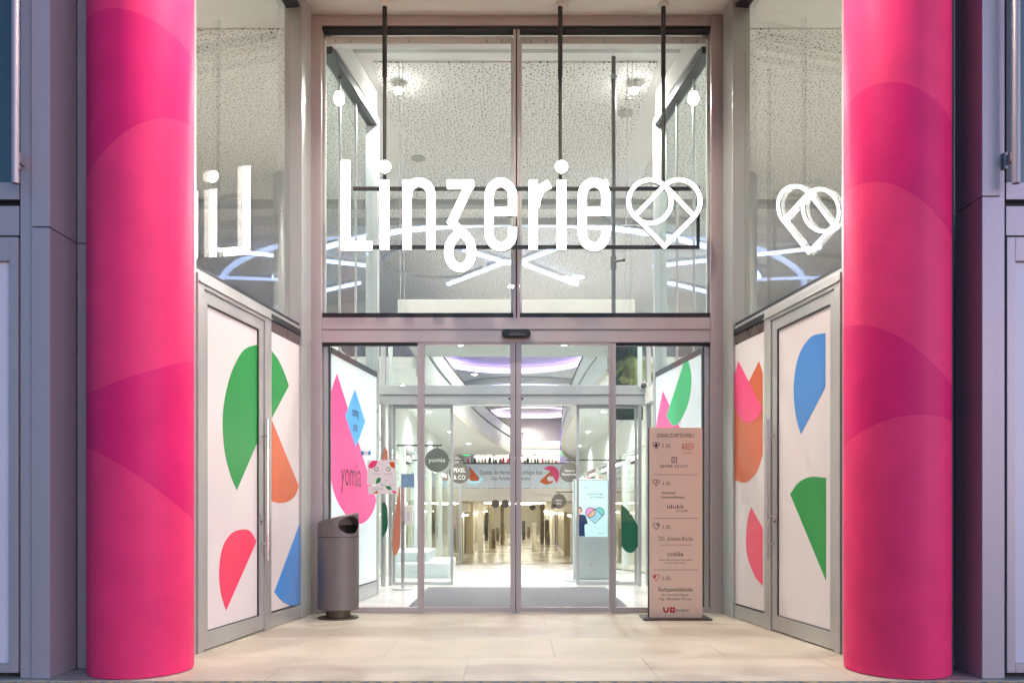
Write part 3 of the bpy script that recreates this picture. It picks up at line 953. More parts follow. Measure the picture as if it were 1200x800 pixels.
letter('letter', [[(524, 215.8), (555, 215.8)], [(551.5, 214), (529.5, 260), (536, 267.5), (545, 275.5), (551, 283)] + arc(539.3, 295, 13.6, 18.6, 25, -205, 20) + [(530, 281), (540, 270)]])
letter('letter', cut_e(568))
letter('letter', [[(625, 211), (625, 292.5)], [(627, 243), (629.5, 230), (634, 221), (644, 215.3)]])
dot_i(658)
letter('letter', cut_e(677.3, True))
circ = arc(761.7, 236, 25, 25.4, 0, 360, 40)[:-1]
letter('heart_emblem', [(circ, 4.6, True), (arc(795.6, 236, 25, 25.4, 138, -42, 24), 4.6, False), ([(742, 251), (779, 288.5), (816, 251)], 4.6, False),
                        ([(743.5, 253.5), (779, 217)], 4.6, False), ([(779, 217), (814, 253.5)], 4.6, False)], 'heart_face')
rail_y0, rail_y1 = YS + 0.055, YS + 0.085
for zc in (218, 287):
    MB().box(W(412, YS), W(821.8, YS), rail_y0, rail_y1, H(zc + 2, YS), H(zc - 2, YS)).build('rail', 'rod_metal', sign, bevel=0.002)
MB().box(W(818.2, YS), W(821.8, YS), rail_y0, rail_y1, H(284.9, YS), H(220.1, YS)).build('end_rail', 'rod_metal', sign, bevel=0.002)
for px in (449.5, 657, 779):
    zlow = H(220, YS)
    x = W(px, YS)
    rd = MB().tube([(x, YS + 0.07, zlow), (x, YS + 0.07, H(86, YS))], 0.0175, 12).build('rod', 'rod_metal', sign, smooth=True)
    MB().tube([(x, YS + 0.07, H(86, YS)), (x, YS + 0.07, SOFFIT - 0.03)], 0.0225, 12).build('rod_sleeve', 'rod_metal', rd, smooth=True)
    MB().cyl((x, YS + 0.07), 0.05, SOFFIT - 0.032, SOFFIT - 0.001, 20).build('ceiling_plate', 'soffit_paint', rd)

# ------------------------------------------------------------------ litter bin
def bake_boolean(a, cutter):
    md = a.modifiers.new('cut', 'BOOLEAN'); md.operation = 'DIFFERENCE'; md.object = cutter; md.solver = 'EXACT'
    dg = bpy.context.evaluated_depsgraph_get()
    me = bpy.data.meshes.new_from_object(a.evaluated_get(dg))
    a.modifiers.clear()
    old = a.data; a.data = me
    bpy.data.meshes.remove(old)
    cm = cutter.data; bpy.data.objects.remove(cutter); bpy.data.meshes.remove(cm)
YB = F_PX * CAM_Z / (723.5 - HOR)
bx_, br = W(396.5, YB), 0.192
bin_ = thing('litter_bin', (bx_, YB, 0), 'dark grey cylindrical litter bin with slanted top and oval opening', 'litter bin')
seg = 48
zb0, zlo, zhi = 0.085, H(611, YB), H(600, YB)
def top_z(x, off=0.0):
    return zlo + (zhi - zlo) * (x + br) / (2 * br) - off + 0.0
def ringp(r, zf):
    return [(bx_ + r * math.cos(2 * math.pi * k / seg), YB + r * math.sin(2 * math.pi * k / seg), zf(r * math.cos(2 * math.pi * k / seg))) for k in range(seg)]
body = MB()
rings = [ringp(br - 0.008, lambda x: zb0), ringp(br, lambda x: zb0 + 0.01), ringp(br, lambda x: top_z(x, 0.012)), ringp(br - 0.010, lambda x: top_z(x))]
vs = [p for r_ in rings for p in r_]
fs = [(i * seg + k, i * seg + (k + 1) % seg, (i + 1) * seg + (k + 1) % seg, (i + 1) * seg + k) for i in range(3) for k in range(seg)]
fs += [list(range(seg))[::-1], list(range(3 * seg, 4 * seg))]
body.add(vs, fs)
bo = body.build('bin_body', 'bin_body', bin_)
inner = MB().cyl((bx_, YB), br - 0.012, 0.14, zlo - 0.03, 40).build('cutter', 'bin_inside')
bo.location = bo.location  # keep
WORLD_BIN = WORLD[bo.name]
bo_parent = bo.parent; bo.parent = None; bo.location = WORLD_BIN
bpy.context.view_layer.update()
bake_boolean(bo, inner)
# oval mouth, turned a little to the middle of the entrance
ang = R(50)
dirv = Vector((math.sin(ang), -math.cos(ang), 0)); sidev = Vector((math.cos(ang), math.sin(ang), 0))
zm = H(614.5, YB)
ov = [(0.120 * math.cos(2 * math.pi * i / 32), 0.083 * math.sin(2 * math.pi * i / 32)) for i in range(32)]
base = Vector((bx_, YB, zm))
cut = MB().prism(ov, lambda u, v, d: base + sidev * u + Vector((0, 0, v)) + dirv * d, 0.05, 0.35).build('cutter', 'bin_inside')
bpy.context.view_layer.update()
bake_boolean(bo, cut)
for p in bo.data.polygons: p.use_smooth = True
try: bo.data.set_sharp_from_angle(angle=R(35))
except Exception: pass
bo.parent = bo_parent; bo.location = WORLD_BIN - WORLD[bin_.name]
MB().cyl((bx_, YB), br - 0.02, 0.13, zm - 0.075, 36).build('inner_liner', 'bin_inside', bin_)
MB().tube([(bx_, YB, zlo - 0.142), (bx_, YB, zlo - 0.136)], br + 0.0012, 48).build('seam', 'bin_inside', bin_)
MB().cyl((bx_, YB), 0.115, 0.012, zb0 + 0.001, 32).build('base', 'bin_base', bin_, smooth=True)
MB().cyl((bx_, YB), 0.19, 0.001, 0.012, 40).build('base_plate', 'bin_base', bin_, bevel=0.003)

# ------------------------------------------------------------------ directory board
YT = F_PX * CAM_Z / (725.0 - HOR)
tx0, tx1 = W(761, YT), W(823, YT)
tz1 = H(501, YT)
tot = thing('directory_board', ((tx0 + tx1) / 2, YT, 0), 'freestanding salmon directory board listing tenants by floor', 'directory board')
MB().box(tx0, tx1, YT, YT + 0.003, 0.014, tz1).build('board_face', 'totem_board', tot)
MB().box(tx0 - 0.006, tx1 + 0.001, YT + 0.0035, YT + 0.06, 0.014, tz1 + 0.001).build('board_core', 'totem_edge', tot, bevel=0.002)
plate = MB().box(W(753, YT), W(832, YT), YT - 0.10, YT + 0.24, 0.001, 0.013).build('base_plate', 'totem_edge', tot, bevel=0.003)
for xx in (tx0 - 0.035, tx1 + 0.035):
    MB().cyl((xx, YT + 0.03), 0.011, 0.0135, 0.024, 10).build('bolt', 'steel', plate)
def tt(body, px, py, hpx, mt='ink', align='CENTER', sx=0.62, spacing=1.0):
    """one printed line: hpx is the capital height in photo pixels"""
    size = hpx / (F_PX / YT) / 0.70
    text('lettering', body, mt, tot, at_plane(W(px, YT), YT, H(py + hpx / 2, YT)), size, align, sx, spacing, 0.0009)
def heart_icon(px, py, r, mt, kind):
    s_ = YT / F_PX
    cxw, czw = W(px, YT), H(py, YT)
    f3 = lambda u, v, d: (cxw + u * s_ * r, YT - d, czw + v * s_ * r)
    out = arc(-0.45, -0.3, 0.5, 0.5, 45, 225, 8)
    m = MB()
    ol = [(-0.1 * 0 + p[0], -p[1]) for p in arc(-0.42, -0.28, 0.5, 0.5, 225, 45, 8)] + [(p[0], -p[1]) for p in arc(0.42, -0.28, 0.5, 0.5, 135, -45, 8)] + [(0, -0.98)]
    m.ribbon(ol, 0.16, f3, 0.0003, 0.0009, True)
    if kind == 0: m.prism([(-0.55, 0.0), (0.0, 0.55), (0.55, 0.0), (0, -0.6)], f3, 0.0003, 0.0009)
    if kind == 1: m.prism([(-0.25, -0.1), (0.15, 0.45), (0.4, 0.3), (0.0, -0.3)], f3, 0.0003, 0.0009)
    if kind == 2: m.prism([(0.0, 0.35), (0.4, 0.6), (0.75, 0.35), (0.6, -0.1), (0.35, 0.25)], f3, 0.0003, 0.0009)
    if kind == 3: m.prism([(-0.75, 0.2), (-0.42, 0.6), (0.1, 0.3), (-0.45, -0.3)], f3, 0.0003, 0.0009)
    m.build('heart_icon', mt, tot)
tt('ZUGANG ZU SPITTELWIESE 6', 791.5, 510, 4.6, 'ink', sx=0.50)
heart_icon(769, 521.5, 4.2, 'ink', 0); tt('5. OG', 776, 522, 4.4, 'ink', 'LEFT', 0.6)
tt('AREV', 806, 523, 8.0, 'ink_orange', sx=0.56); tt('IMMOBILIEN', 806, 530.5, 1.7, 'ink_orange', sx=0.9)
sq = lambda x0, x1, y0, y1, mt: MB().box(W(x0, YT), W(x1, YT), YT - 0.0009, YT - 0.0003, H(y1, YT), H(y0, YT)).build('printed_rule', mt, tot)
def square_outline(x0, x1, y0, y1, mt):
    MB().ribbon([(x0, y0), (x1, y0), (x1, y1), (x0, y1)], 1.0, lambda u, v, d: (W(u, YT), YT - d, H(v, YT)), 0.0003, 0.0009, True).build('square_mark', mt, tot)
square_outline(787.4, 792.8, 535.6, 541.6, 'ink_soft'); tt('B', 790.1, 538.6, 3.4, 'ink_soft', sx=0.9)
tt('EBMER RECHT', 790, 546, 3.2, 'ink', sx=0.95, spacing=1.25)
sq(766, 818, 555.7, 556.2, 'ink_soft')
heart_icon(769, 565, 4.2, 'ink', 1); tt('4. OG', 776, 566, 4.4, 'ink', 'LEFT', 0.6)
tt('Heidmair', 775, 577, 3.2, 'ink', 'LEFT', 1.0); tt('Kommunikation', 775, 582, 3.2, 'ink', 'LEFT', 0.92)
tt('idukk', 791.5, 593, 5.0, 'ink', sx=1.3); tt('LOUNGE', 799, 598, 2.2, 'ink', sx=1.1)
sq(766, 818, 606.6, 607.1, 'ink_soft')
heart_icon(769, 616, 4.2, 'ink', 2); tt('3. OG', 776, 617, 4.4, 'ink', 'LEFT', 0.6)
tt('DDr. Johannes Brücke', 791.5, 630.5, 5.2, 'ink_soft', sx=0.60); tt('Facharzt für Zahn-, Mund- und Kieferheilkunde', 791.5, 638, 1.6, 'ink_soft', sx=0.82)
tt('cosiiix', 791.5, 648.5, 5.6, 'ink', sx=0.95)
tt('Beauty Atelier, Permanent, Microneedling', 791.5, 655.5, 1.7, 'ink', sx=0.92); tt('Kosmetik, Nägel, Wimpern', 791.5, 659, 1.7, 'ink', sx=0.92)
sq(766, 818, 667, 667.5, 'ink_soft')
heart_icon(769, 676, 4.2, 'ink_red', 3); tt('2. OG', 776, 677, 4.6, 'ink', 'LEFT', 0.6)
tt('Rechtsanwaltskanzlei', 791.5, 690, 5.4, 'ink', sx=0.62)
tt('Dr. Gerhard Wagner', 791.5, 696.3, 2.7, 'ink', sx=0.95); tt('Mag. Offenthaler Mussner', 791.5, 701.2, 2.7, 'ink', sx=0.95)
MB().ribbon([(778, 711), (778, 714.5), (779, 716), (780.5, 716.4), (782, 716), (783, 714.5), (783, 711)], 1.9, lambda u, v, d: (W(u, YT), YT - d, H(v, YT)), 0.0003, 0.0009).build('letter_mark', 'ink_red', tot)
sq(785, 791, 711, 717.2, 'ink_red'); text('lettering', '+', 'paper_white', tot, at_plane(W(788, YT), YT, H(716.2, YT)), 0.05, 'CENTER', 1.0, 1.0, 0.0015)
tt('youplus', 799.5, 714, 3.6, 'ink', sx=0.95)

# ------------------------------------------------------------------ vestibule side walls (continue the splay behind the doors)
def vest(side, label):
    fr = FR[side]
    t = thing('vestibule_wall', fr((-0.9, 0.1, 0)), label, 'vestibule wall', 'vestibule walls behind the entrance front')
    def bx(u0, u1, n0, n1, z0, z1, name, mt, par=None, bev=0.003):
        return MB(fr).box(u0, u1, n0, n1, z0, z1).build(name, mt, par or t, bevel=bev)
    u0, u1 = -1.70, -0.16
    bx(u0, u1, 0.0, 0.12, 0.002, 0.16, 'plinth', 'inner_metal')
    bx(u0, u1, 0.0, 0.112, 0.161, 0.175, 'gasket', 'dark_gasket', None, 0)
    pan = bx(u0, u1, 0.02, 0.114, 0.176, 2.585, 'printed_panel', 'lightbox', None, 0)
    bx(u0, u1, 0.0, 0.125, 2.586, 2.645, 'dark_rail', 'dark_rail')
    bx(u0, u1, 0.06, 0.072, 2.646, 5.58, 'upper_pane', 'inner_glass', None, 0)
    bx(u0, u1, 0.0, 0.13, 5.581, 5.66, 'head_rail', 'dark_rail')
    bx(u0 + .03, u1, 0.05, 0.11, 5.661, 5.70, 'head_trim', 'inner_metal')
    bx(u0 - 0.01, u1, -0.02, 0.12, 5.705, 5.985, 'bulkhead', 'white_paint')
    bx(u0 - 0.085, u0 - 0.002, -0.02, 0.125, 0.002, 5.7, 'end_post', 'inner_metal')
    for uu in (-0.62, -1.15):
        bx(uu - 0.012, uu + 0.012, 0.03, 0.055, 2.65, 5.575, 'glazing_fin', 'inner_metal')
    n = 0.1155
    def pet(nm, mt, pts, lift=0.0):
        uz = [wall_uz(side, x, y, n) for x, y in smooth2(pts)]
        uz = [(min(max(a, u0 + .002), u1 - .002), b) for a, b in uz]
        MB(fr).prism(uz, lambda u, v, d: (u, d, v), n - 0.0012, n + 0.0004 + lift).build(nm, mt, pan)
    def print_text(body, px, py, hh, mt, sx, ddeg=0):
        u, z = wall_uz(side, px, py, n)
        sgn = 1 if side > 0 else -1
        text('lettering', body, mt, pan, lambda a, b, d: fr((u + sgn * a, n + 0.003, z + b)), hh / 0.7, 'CENTER', sx)
    if side < 0:
        pet('pink_petal', 'glow_pink', [(395, 437.5, 2), (441, 585, 1), (438, 597), (432, 607), (424, 613), (415, 611), (402, 598), (391, 575), (384.2, 535, 1), (384.2, 490, 1), (388, 460)])
        pet('blue_rhombus', 'glow_blue', [(416, 456, 2), (428, 494, 2), (417, 524, 2), (404.5, 487, 2)], 0.0009)
        print_text('coming', 416.3, 488, 0.11, 'ink', 0.5)
        print_text('soon', 416.3, 505, 0.11, 'ink', 0.5)
        print_text('yomia', 411.5, 569, 0.27, 'print_plum', 0.72)
    else:
        pet('pink_petal', 'glow_pink', [(776.6, 457.6, 2), (826, 560, 1), (827.5, 585), (822, 607), (806, 618), (784, 606), (768, 575), (764.5, 540), (769, 499)])
        pet('green_petal', 'glow_green', [(804.5, 415.5, 1), (810, 440), (807.5, 468), (798, 491), (789, 498.5), (781, 487, 1)], 0.0009)
    return t
vest(-1, 'lit vestibule wall with pink petal and blue rhombus prints')
vest(1, 'lit vestibule wall with green petal print behind the directory board')

# ------------------------------------------------------------------ mall floor: level vestibule, then a gentle ramp down
YI = 10.73
mf = MB()
mf.add([(-9, 8.021, -0.003), (9, 8.021, -0.003), (9, 11.2, -0.003), (-9, 11.2, -0.003), (9, 38.0, -1.63), (-9, 38.0, -1.63), (9, 82.6, -1.63), (-9, 82.6, -1.63)],
       [(0, 1, 2, 3), (3, 2, 4, 5), (5, 4, 6, 7)])
struct(mf.build('mall_floor', 'mall_floor', recalc=False))
struct(MB().add([(-2.36, 38.02, -1.622), (2.8, 38.02, -1.622), (2.8, 82, -1.622), (-2.36, 82, -1.622)], [(0, 1, 2, 3)]).build('corridor_floor', 'corridor_floor', recalc=False))
ym0, ym1 = F_PX * CAM_Z / (711.5 - HOR), F_PX * CAM_Z / (688 - HOR)
tag(MB().box(W(478, ym0), W(736, ym0), ym0, ym1, -0.002, 0.008).build('entrance_mat', 'mat_carpet'), 'wide grey entrance mat between the outer and inner sliding doors', 'mat')

# ------------------------------------------------------------------ inner door screen
inn = thing('inner_door_screen', (X0, YI, 0), 'inner aluminium screen with its glass doors slid open', 'door screen')
wi = lambda px: W(px, YI)
hi_ = lambda py: H(py, YI)
def ibx(x0, x1, y0, y1, z0, z1, name, mt, par=None, bev=0.003):
    return MB().box(x0, x1, y0, y1, z0, z1).build(name, mt, par or inn, bevel=bev)
zA, zB, zC = hi_(474), hi_(462.5), hi_(451.5)
ibx(wi(445), wi(763), YI - 0.02, YI + 0.16, zB + .002, zC, 'header', 'inner_metal')
ibx(wi(445), wi(763), YI - 0.005, YI + 0.16, zA, zB - .002, 'door_operator', 'inner_metal')
for a, b in ((446, 451), (758, 763)):
    ibx(wi(a), wi(b), YI, YI + 0.12, 0.0, zA - .001, 'post', 'inner_metal')
    ibx(wi(a), wi(b), YI, YI + 0.12, zC + .001, 3.39, 'post', 'inner_metal')
for a, b in ((455, 459), (748, 752)):
    ibx(wi(a), wi(b), YI + 0.01, YI + 0.06, 0.0, zA - .001, 'jamb', 'inner_metal')
for a, b in ((459.2, 530.5), (676, 747.8)):
    y0 = YI + 0.07
    m = MB().box(wi(a), wi(a) + 0.035, y0, y0 + 0.03, 0.005, zA - 0.003).box(wi(b) - 0.035, wi(b), y0, y0 + 0.03, 0.005, zA - .003)
    m.box(wi(a) + .035, wi(b) - .035, y0, y0 + 0.03, 0.005, 0.045).box(wi(a) + .035, wi(b) - .035, y0, y0 + .03, zA - 0.04, zA - .003)
    d = m.build('sliding_door', 'inner_metal', inn, bevel=0.002)
    ibx(wi(a) + .035, wi(b) - .035, y0 + 0.01, y0 + 0.018, 0.045, zA - .04, 'glass_pane', 'inner_glass', d, 0)
ibx(wi(451.2), wi(757.8), YI + 0.05, YI + 0.06, zC + .001, 3.39, 'transom_pane', 'inner_glass', None, 0)
for px in (456.5, 751):
    ibx(wi(px) - 0.03, wi(px) + 0.03, YI + 0.061, YI + 0.1, zC + .001, 3.39, 'transom_post', 'white_paint')
# prints on the inner glass
def ipet(nm, mt, pts, yy=YI + 0.05):
    MB().prism([(W(x, yy), H(y, yy)) for x, y in smooth2(pts)], lambda u, v, d: (u, d, v), yy, yy + 0.002).build(nm, mt, inn)
ipet('green_film', 'print_dark_green', [(447.6, 590, 1), (450, 588), (453, 592), (454.2, 600), (454.2, 618), (448, 630, 1)], YI - 0.012)
ipet('salmon_film', 'print_salmon', [(468.5, 568, 1), (469.5, 600), (468.8, 636), (465, 649), (461, 648), (460, 632), (463, 600)], YI + 0.045)
ipet('red_film', 'print_salmon', [(447.5, 536, 1), (451, 524), (454.5, 529, 1), (454.5, 545, 1), (447.5, 545, 1)], YI - 0.012)
ipet('green_film', 'print_dark_green', [(728, 590, 1), (738, 600), (747.5, 616, 1), (747.5, 640, 1), (741, 647), (734, 646), (728.5, 640, 1)], YI + 0.045)
cm = thing('dome_camera', P(754, 452, YI - 0.06), 'small grey dome camera on the inner door header', 'camera')
MB().disc_y((W(754, YI - .02), YI - 0.05, H(452, YI - .02)), 0.055, 0.029, 24).build('ring', 'white_paint', cm, smooth=True)
MB().ball((W(754, YI - .02), YI - 0.05, H(452, YI - .02)), 0.042).build('dome', 'sign_disc', cm, smooth=True)

# ------------------------------------------------------------------ notices on the sidelight glass
YN = YD + 0.024
nt_ = thing('notice', P(447, 560, YN), 'white notice with petal corners stuck on the sidelight glass', 'notice', 'notices on the entrance glass')
f3n = lambda u, v, d: (W(u, YN), YN - d, H(v, YN))
MB().prism([(430.5, 539), (464, 538.5), (464, 567), (430.5, 567.5)], f3n, 0.0, 0.0012).build('sheet', 'paper_white', nt_)
def npet(par, mt, pts):
    MB().prism(smooth2(pts), f3n, 0.0013, 0.002).build('petal_print', mt, par)
npet(nt_, 'print_hot_pink', [(431.5, 546, 1), (436, 540), (443, 539.5, 1), (440, 546), (434, 548.5)])
npet(nt_, 'print_orange', [(456, 541, 1), (462.5, 541, 1), (463, 549, 1), (458, 546)])
npet(nt_, 'print_green', [(440, 566, 1), (442, 560.5), (446, 559, 1), (446, 563.5), (443, 566)])
for body, px, py, sz in (('Maske tragen', 441, 555.5, 0.018), ('Abstand halten', 455, 555.5, 0.018), ('danke', 453, 563, 0.018), ('|', 447.5, 545, 0.03)):
    text('lettering', body, 'ink_soft', nt_, at_plane(W(px, YN), YN, H(py, YN)), sz, 'CENTER', 0.7, 1.0, 0.0016)
for px in (441, 455):
    MB().ribbon([(px + 2.2 * math.cos(i * math.pi / 5), 549.5 + 2.2 * math.sin(i * math.pi / 5)) for i in range(10)], 0.7, f3n, 0.0013, 0.002, True).build('icon', 'ink', nt_)
nt2 = thing('notice', P(448, 575, YN), 'narrow white notice stuck below the notice with petal corners', 'notice', 'notices on the entrance glass')
MB().prism([(431.5, 569), (465, 568), (465.5, 578.5), (431.5, 578.5)], f3n, 0.0, 0.0012).build('sheet', 'paper_white', nt2)
npet(nt2, 'print_green', [(451, 569, 1), (457, 569.5), (459, 573, 1), (455, 573.5)])
npet(nt2, 'print_orange', [(437.5, 578, 1), (441, 575), (443.5, 575.5, 1), (442, 578, 1)])
npet(nt2, 'print_hot_pink', [(459, 574.5, 1), (464, 575.5), (464.5, 578, 1), (461, 577.5)])
text('lettering', 'Bitte Hände desinfizieren', 'ink_soft', nt2, at_plane(W(443, YN), YN, H(573, YN)), 0.016, 'CENTER', 0.7, 1.0, 0.0016)
st_ = thing('sticker', P(428.5, 530, YN), 'small blue and white pictogram sticker above the notices', 'sticker')
for a, b, m_ in ((423, 426.4, 'print_blue'), (426.6, 431.2, 'paper_white'), (431.4, 434.5, 'print_blue')):
    MB().prism([(a, 528.3), (b, 528.3), (b, 533), (a, 533)], f3n, 0, 0.001).build('field', m_, st_)
text('lettering', 'i', 'print_blue', st_, at_plane(W(428.9, YN), YN, H(532.3, YN)), 0.04, 'CENTER', 1.0, 1.0, 0.0016)

# ------------------------------------------------------------------ hand sanitiser stand
YH = F_PX * CAM_Z / (688.5 - HOR) - 0.15
hx = W(472, YH)
hs = thing('sanitiser_stand', (hx, YH, 0), 'slim steel hand sanitiser stand with blue card and white dispenser', 'sanitiser stand')
MB().tube([(hx, YH, -0.001), (hx, YH, 0.012)], 0.13, 28).build('base', 'inner_metal', hs, bevel=0.003)
MB().box(hx - 0.022, hx + 0.022, YH - 0.015, YH + 0.015, 0.012, 1.30).build('pole', 'steel', hs, bevel=0.003)
MB().hexa([(W(470, YH), YH - 0.03, H(571, YH)), (W(486, YH), YH - 0.03, H(571, YH)), (W(486, YH), YH - 0.02, H(571, YH)), (W(470, YH), YH - 0.02, H(571, YH))],
          [(W(470.5, YH), YH - 0.008, H(555, YH)), (W(485.5, YH), YH - 0.008, H(555, YH)), (W(485.5, YH), YH + 0.002, H(555, YH)), (W(470.5, YH), YH + 0.002, H(555, YH))]).build('card', 'card_blue', hs)
MB().box(W(474.5, YH), W(484.5, YH), YH - 0.07, YH - 0.016, H(614.5, YH), H(592, YH)).build('dispenser', 'paper_white', hs, bevel=0.01)
MB().box(W(478, YH), W(481, YH), YH - 0.074, YH - 0.0705, H(609, YH), H(599, YH)).build('level_window', 'display_body', hs)

# ------------------------------------------------------------------ ceilings
CZ = 6.0
struct(MB().box(-9.1, 9.1, 8.12, 83, CZ, CZ + 0.2).build('ceiling', 'ceiling_white'))
struct(MB().box(-9.1, 9.1, 82.6, 83, -2.2, CZ - 0.002).build('wall_sky_block', 'warm_white'))  # added end wall, closes the mall against sky light leaking in
struct(MB().box(-9, X0 - 2.12, 5.25, 8.118, CZ, CZ + 0.2).build('ceiling_wing', 'ceiling_white'))
struct(MB().box(X0 + 2.12, 9, 5.25, 8.118, CZ, CZ + 0.2).build('ceiling_wing', 'ceiling_white'))
cpan = struct(MB().box(W(437, 9.03), W(770, 9.03), 9.03, 13.05, CZ - 0.016, CZ - 0.001).build('perforated_ceiling', 'perforated_board'))
struct(MB().box(-8.9, 8.9, 13.25, 20.0, CZ - 0.016, CZ - 0.001).build('perforated_ceiling', 'perforated_board'))
struct(MB().box(-8.9, W(437, 9.03) - 0.35, 8.4, 13.05, CZ - 0.016, CZ - 0.001).build('perforated_ceiling', 'perforated_board'))
struct(MB().box(W(770, 9.03) + 0.35, 8.9, 8.4, 13.05, CZ - 0.016, CZ - 0.001).build('perforated_ceiling', 'perforated_board'))
struct(MB().box(W(407, 8.7), W(805, 8.7), 8.58, 8.84, CZ - 0.010, CZ - 0.001).build('ceiling_slot', 'grey_strip'))
bm_ = MB().box(-8.9, 8.9, 13.06, 13.24, CZ - 0.10, CZ - 0.001)
struct(bm_.build('ceiling_beam', 'grey_strip'))
tag(MB().box(-3.0, 3.2, 13.9, 13.98, CZ - 0.12, CZ - 0.017).build('ceiling_track', 'inner_metal'), 'pale straight track crossing the perforated ceiling behind the letters', 'track')

# spot lamps by the upper panes
for px, words in ((467, 'near the letter n end of the sign'), (743, 'above the heart emblem')):
    x, y = W(px, 9.44), 9.44
    t = thing('spotlight', (x, y, CZ - 0.12), 'glaring ceiling spotlight behind the upper pane ' + words, 'spotlight', 'spotlights in the vestibule ceiling')
    MB().cyl((x, y), 0.055, CZ - 0.10, CZ - 0.017, 20).build('housing', 'white_paint', t)
    MB().ball((x, y, CZ - 0.105), 0.048).build('bulb', 'spot_bulb', t, smooth=True)
    spot_light('spotlight_lamp', (x, y, CZ - 0.17), 230, (1.0, 0.96, 0.9), R(150), 0.6, 0.06, t)
for px, py in ((490, 184), (733, 130.5)):  # grey discs are ceiling downlights, switched off
    y = F_PX * (CZ - CAM_Z) / (HOR - py); x = W(px, y)
    tag(MB().tube([(x, y, CZ - 0.030), (x, y, CZ - 0.017)], 0.10, 28).build('unlit_ceiling_disc', 'grey_strip'), 'round grey flush ceiling disc ' + ('above the letter n' if px < 600 else 'beside the vertical pipe'), 'unlit_downlight', 'flush discs in the perforated ceiling')
# hangers from the ceiling to the slab edge, standpipe
for pxs, words in (((467.5, 472), 'near the letter n'), ((735, 741), 'near the heart emblem')):
    t = thing('hanger_cable', (W(pxs[0], 9.0), 9.0, 3.81), 'pair of thin steel hangers behind the upper pane ' + words, 'hanger', 'hangers in the vestibule')
    for px in pxs:
        MB().tube([(W(px, 9.0), 9.0, CZ - 0.017), (W(px + (2 if px < 600 else -2), 10.85), 10.85, 3.80)], 0.006, 8).build('cable', 'steel', t)
    MB().box(W(pxs[0], 9.6) - 0.02, W(pxs[1], 9.6) + 0.02, 9.59, 9.61, H(116, 9.6) - 0.01, H(116, 9.6) + 0.02).build('clamp', 'rod_metal', t)
yp = 8.94
xp_ = W(719, yp)
sp = thing('standpipe', (xp_, yp, 0), 'vertical grey sprinkler pipe with valve behind the upper pane', 'pipe')
MB().tube([(xp_, yp, CZ), (xp_, yp, 0.0)], 0.023, 12).build('pipe', 'pipe_grey', sp, smooth=True)
MB().cyl((xp_, yp), 0.034, CZ - 0.25, CZ - 0.2, 16).build('collar', 'inner_metal', sp)
MB().cyl((xp_, yp), 0.032, 3.66, 3.80, 12).build('valve', 'pipe_grey', sp)
MB().tube([(xp_, yp - 0.02, 3.74), (xp_ + 0.10, yp - 0.02, 3.76)], 0.016, 10).build('valve_arm', 'pipe_grey', sp)
MB().ball((xp_ + 0.11, yp - 0.02, 3.76), 0.022).build('valve_wheel', 'pipe_grey', sp)

# ------------------------------------------------------------------ slab above the inner doors, galleries and fascias
struct(MB().box(wi(465), wi(745), 10.82, 12.75, 3.40, 3.81).build('slab', 'slab_paint'))
for side, nm in ((-1, 'west'), (1, 'east')):
    pa, pb, pc = FR[side]((2.3, -0.17, 0)), FR[side]((0.05, -0.17, 0)), FR[side]((-1.75, -0.03, 0))
    m = MB()
    for a, b in ((pa, pb), (pb, pc)):
        m.hexa([(a.x, a.y, 2.40), (b.x, b.y, 2.40), (side * 9, b.y, 2.40), (side * 9, a.y, 2.40)], [(a.x, a.y, 2.60), (b.x, b.y, 2.60), (side * 9, b.y, 2.60), (side * 9, a.y, 2.60)])
    m.hexa([(pc.x, pc.y, 2.40), (side * 1.75, 10.81, 2.40), (side * 9, 10.81, 2.40), (side * 9, pc.y, 2.40)], [(pc.x, pc.y, 2.60), (side * 1.75, 10.81, 2.60), (side * 9, 10.81, 2.60), (side * 9, pc.y, 2.60)])
    struct(m.build('gallery_floor_' + nm, 'white_paint'))
def sweep_fascia(path, z0, z1, th, name, mt, side):
    m = MB()
    pts = [Vector(p) for p in path]
    n = len(pts)
    A, B = [], []
    for i in range(n):
        d = (pts[min(i + 1, n - 1)] - pts[max(i - 1, 0)]).normalized()
        nn = Vector((-d.y, d.x)) * side
        A.append(pts[i]); B.append(pts[i] + nn * th)
    for i in range(n - 1):
        m.hexa([(A[i].x, A[i].y, z0), (A[i + 1].x, A[i + 1].y, z0), (B[i + 1].x, B[i + 1].y, z0), (B[i].x, B[i].y, z0)],
               [(A[i].x, A[i].y, z1), (A[i + 1].x, A[i + 1].y, z1), (B[i + 1].x, B[i + 1].y, z1), (B[i].x, B[i].y, z1)])
    return m
def curve(pts, n=8):
    out = []
    for i in range(len(pts) - 1):
        p0 = Vector(pts[max(i - 1, 0)]); p1 = Vector(pts[i]); p2 = Vector(pts[i + 1]); p3 = Vector(pts[min(i + 2, len(pts) - 1)])
        for j in range(n):
            t = j / n
            out.append(0.5 * ((2 * p1) + (-p0 + p2) * t + (2 * p0 - 5 * p1 + 4 * p2 - p3) * t * t + (-p0 + 3 * p1 - 3 * p2 + p3) * t ** 3))
    out.append(Vector(pts[-1]))
    return out
left_edge = curve([(-1.45, 12.76), (-1.38, 16), (-1.15, 20), (-0.75, 25), (-0.1, 30.5), (0.5, 34)])
right_edge = curve([(1.5, 12.76), (1.42, 16), (1.45, 20), (1.6, 26), (2.0, 32), (2.7, 37)])
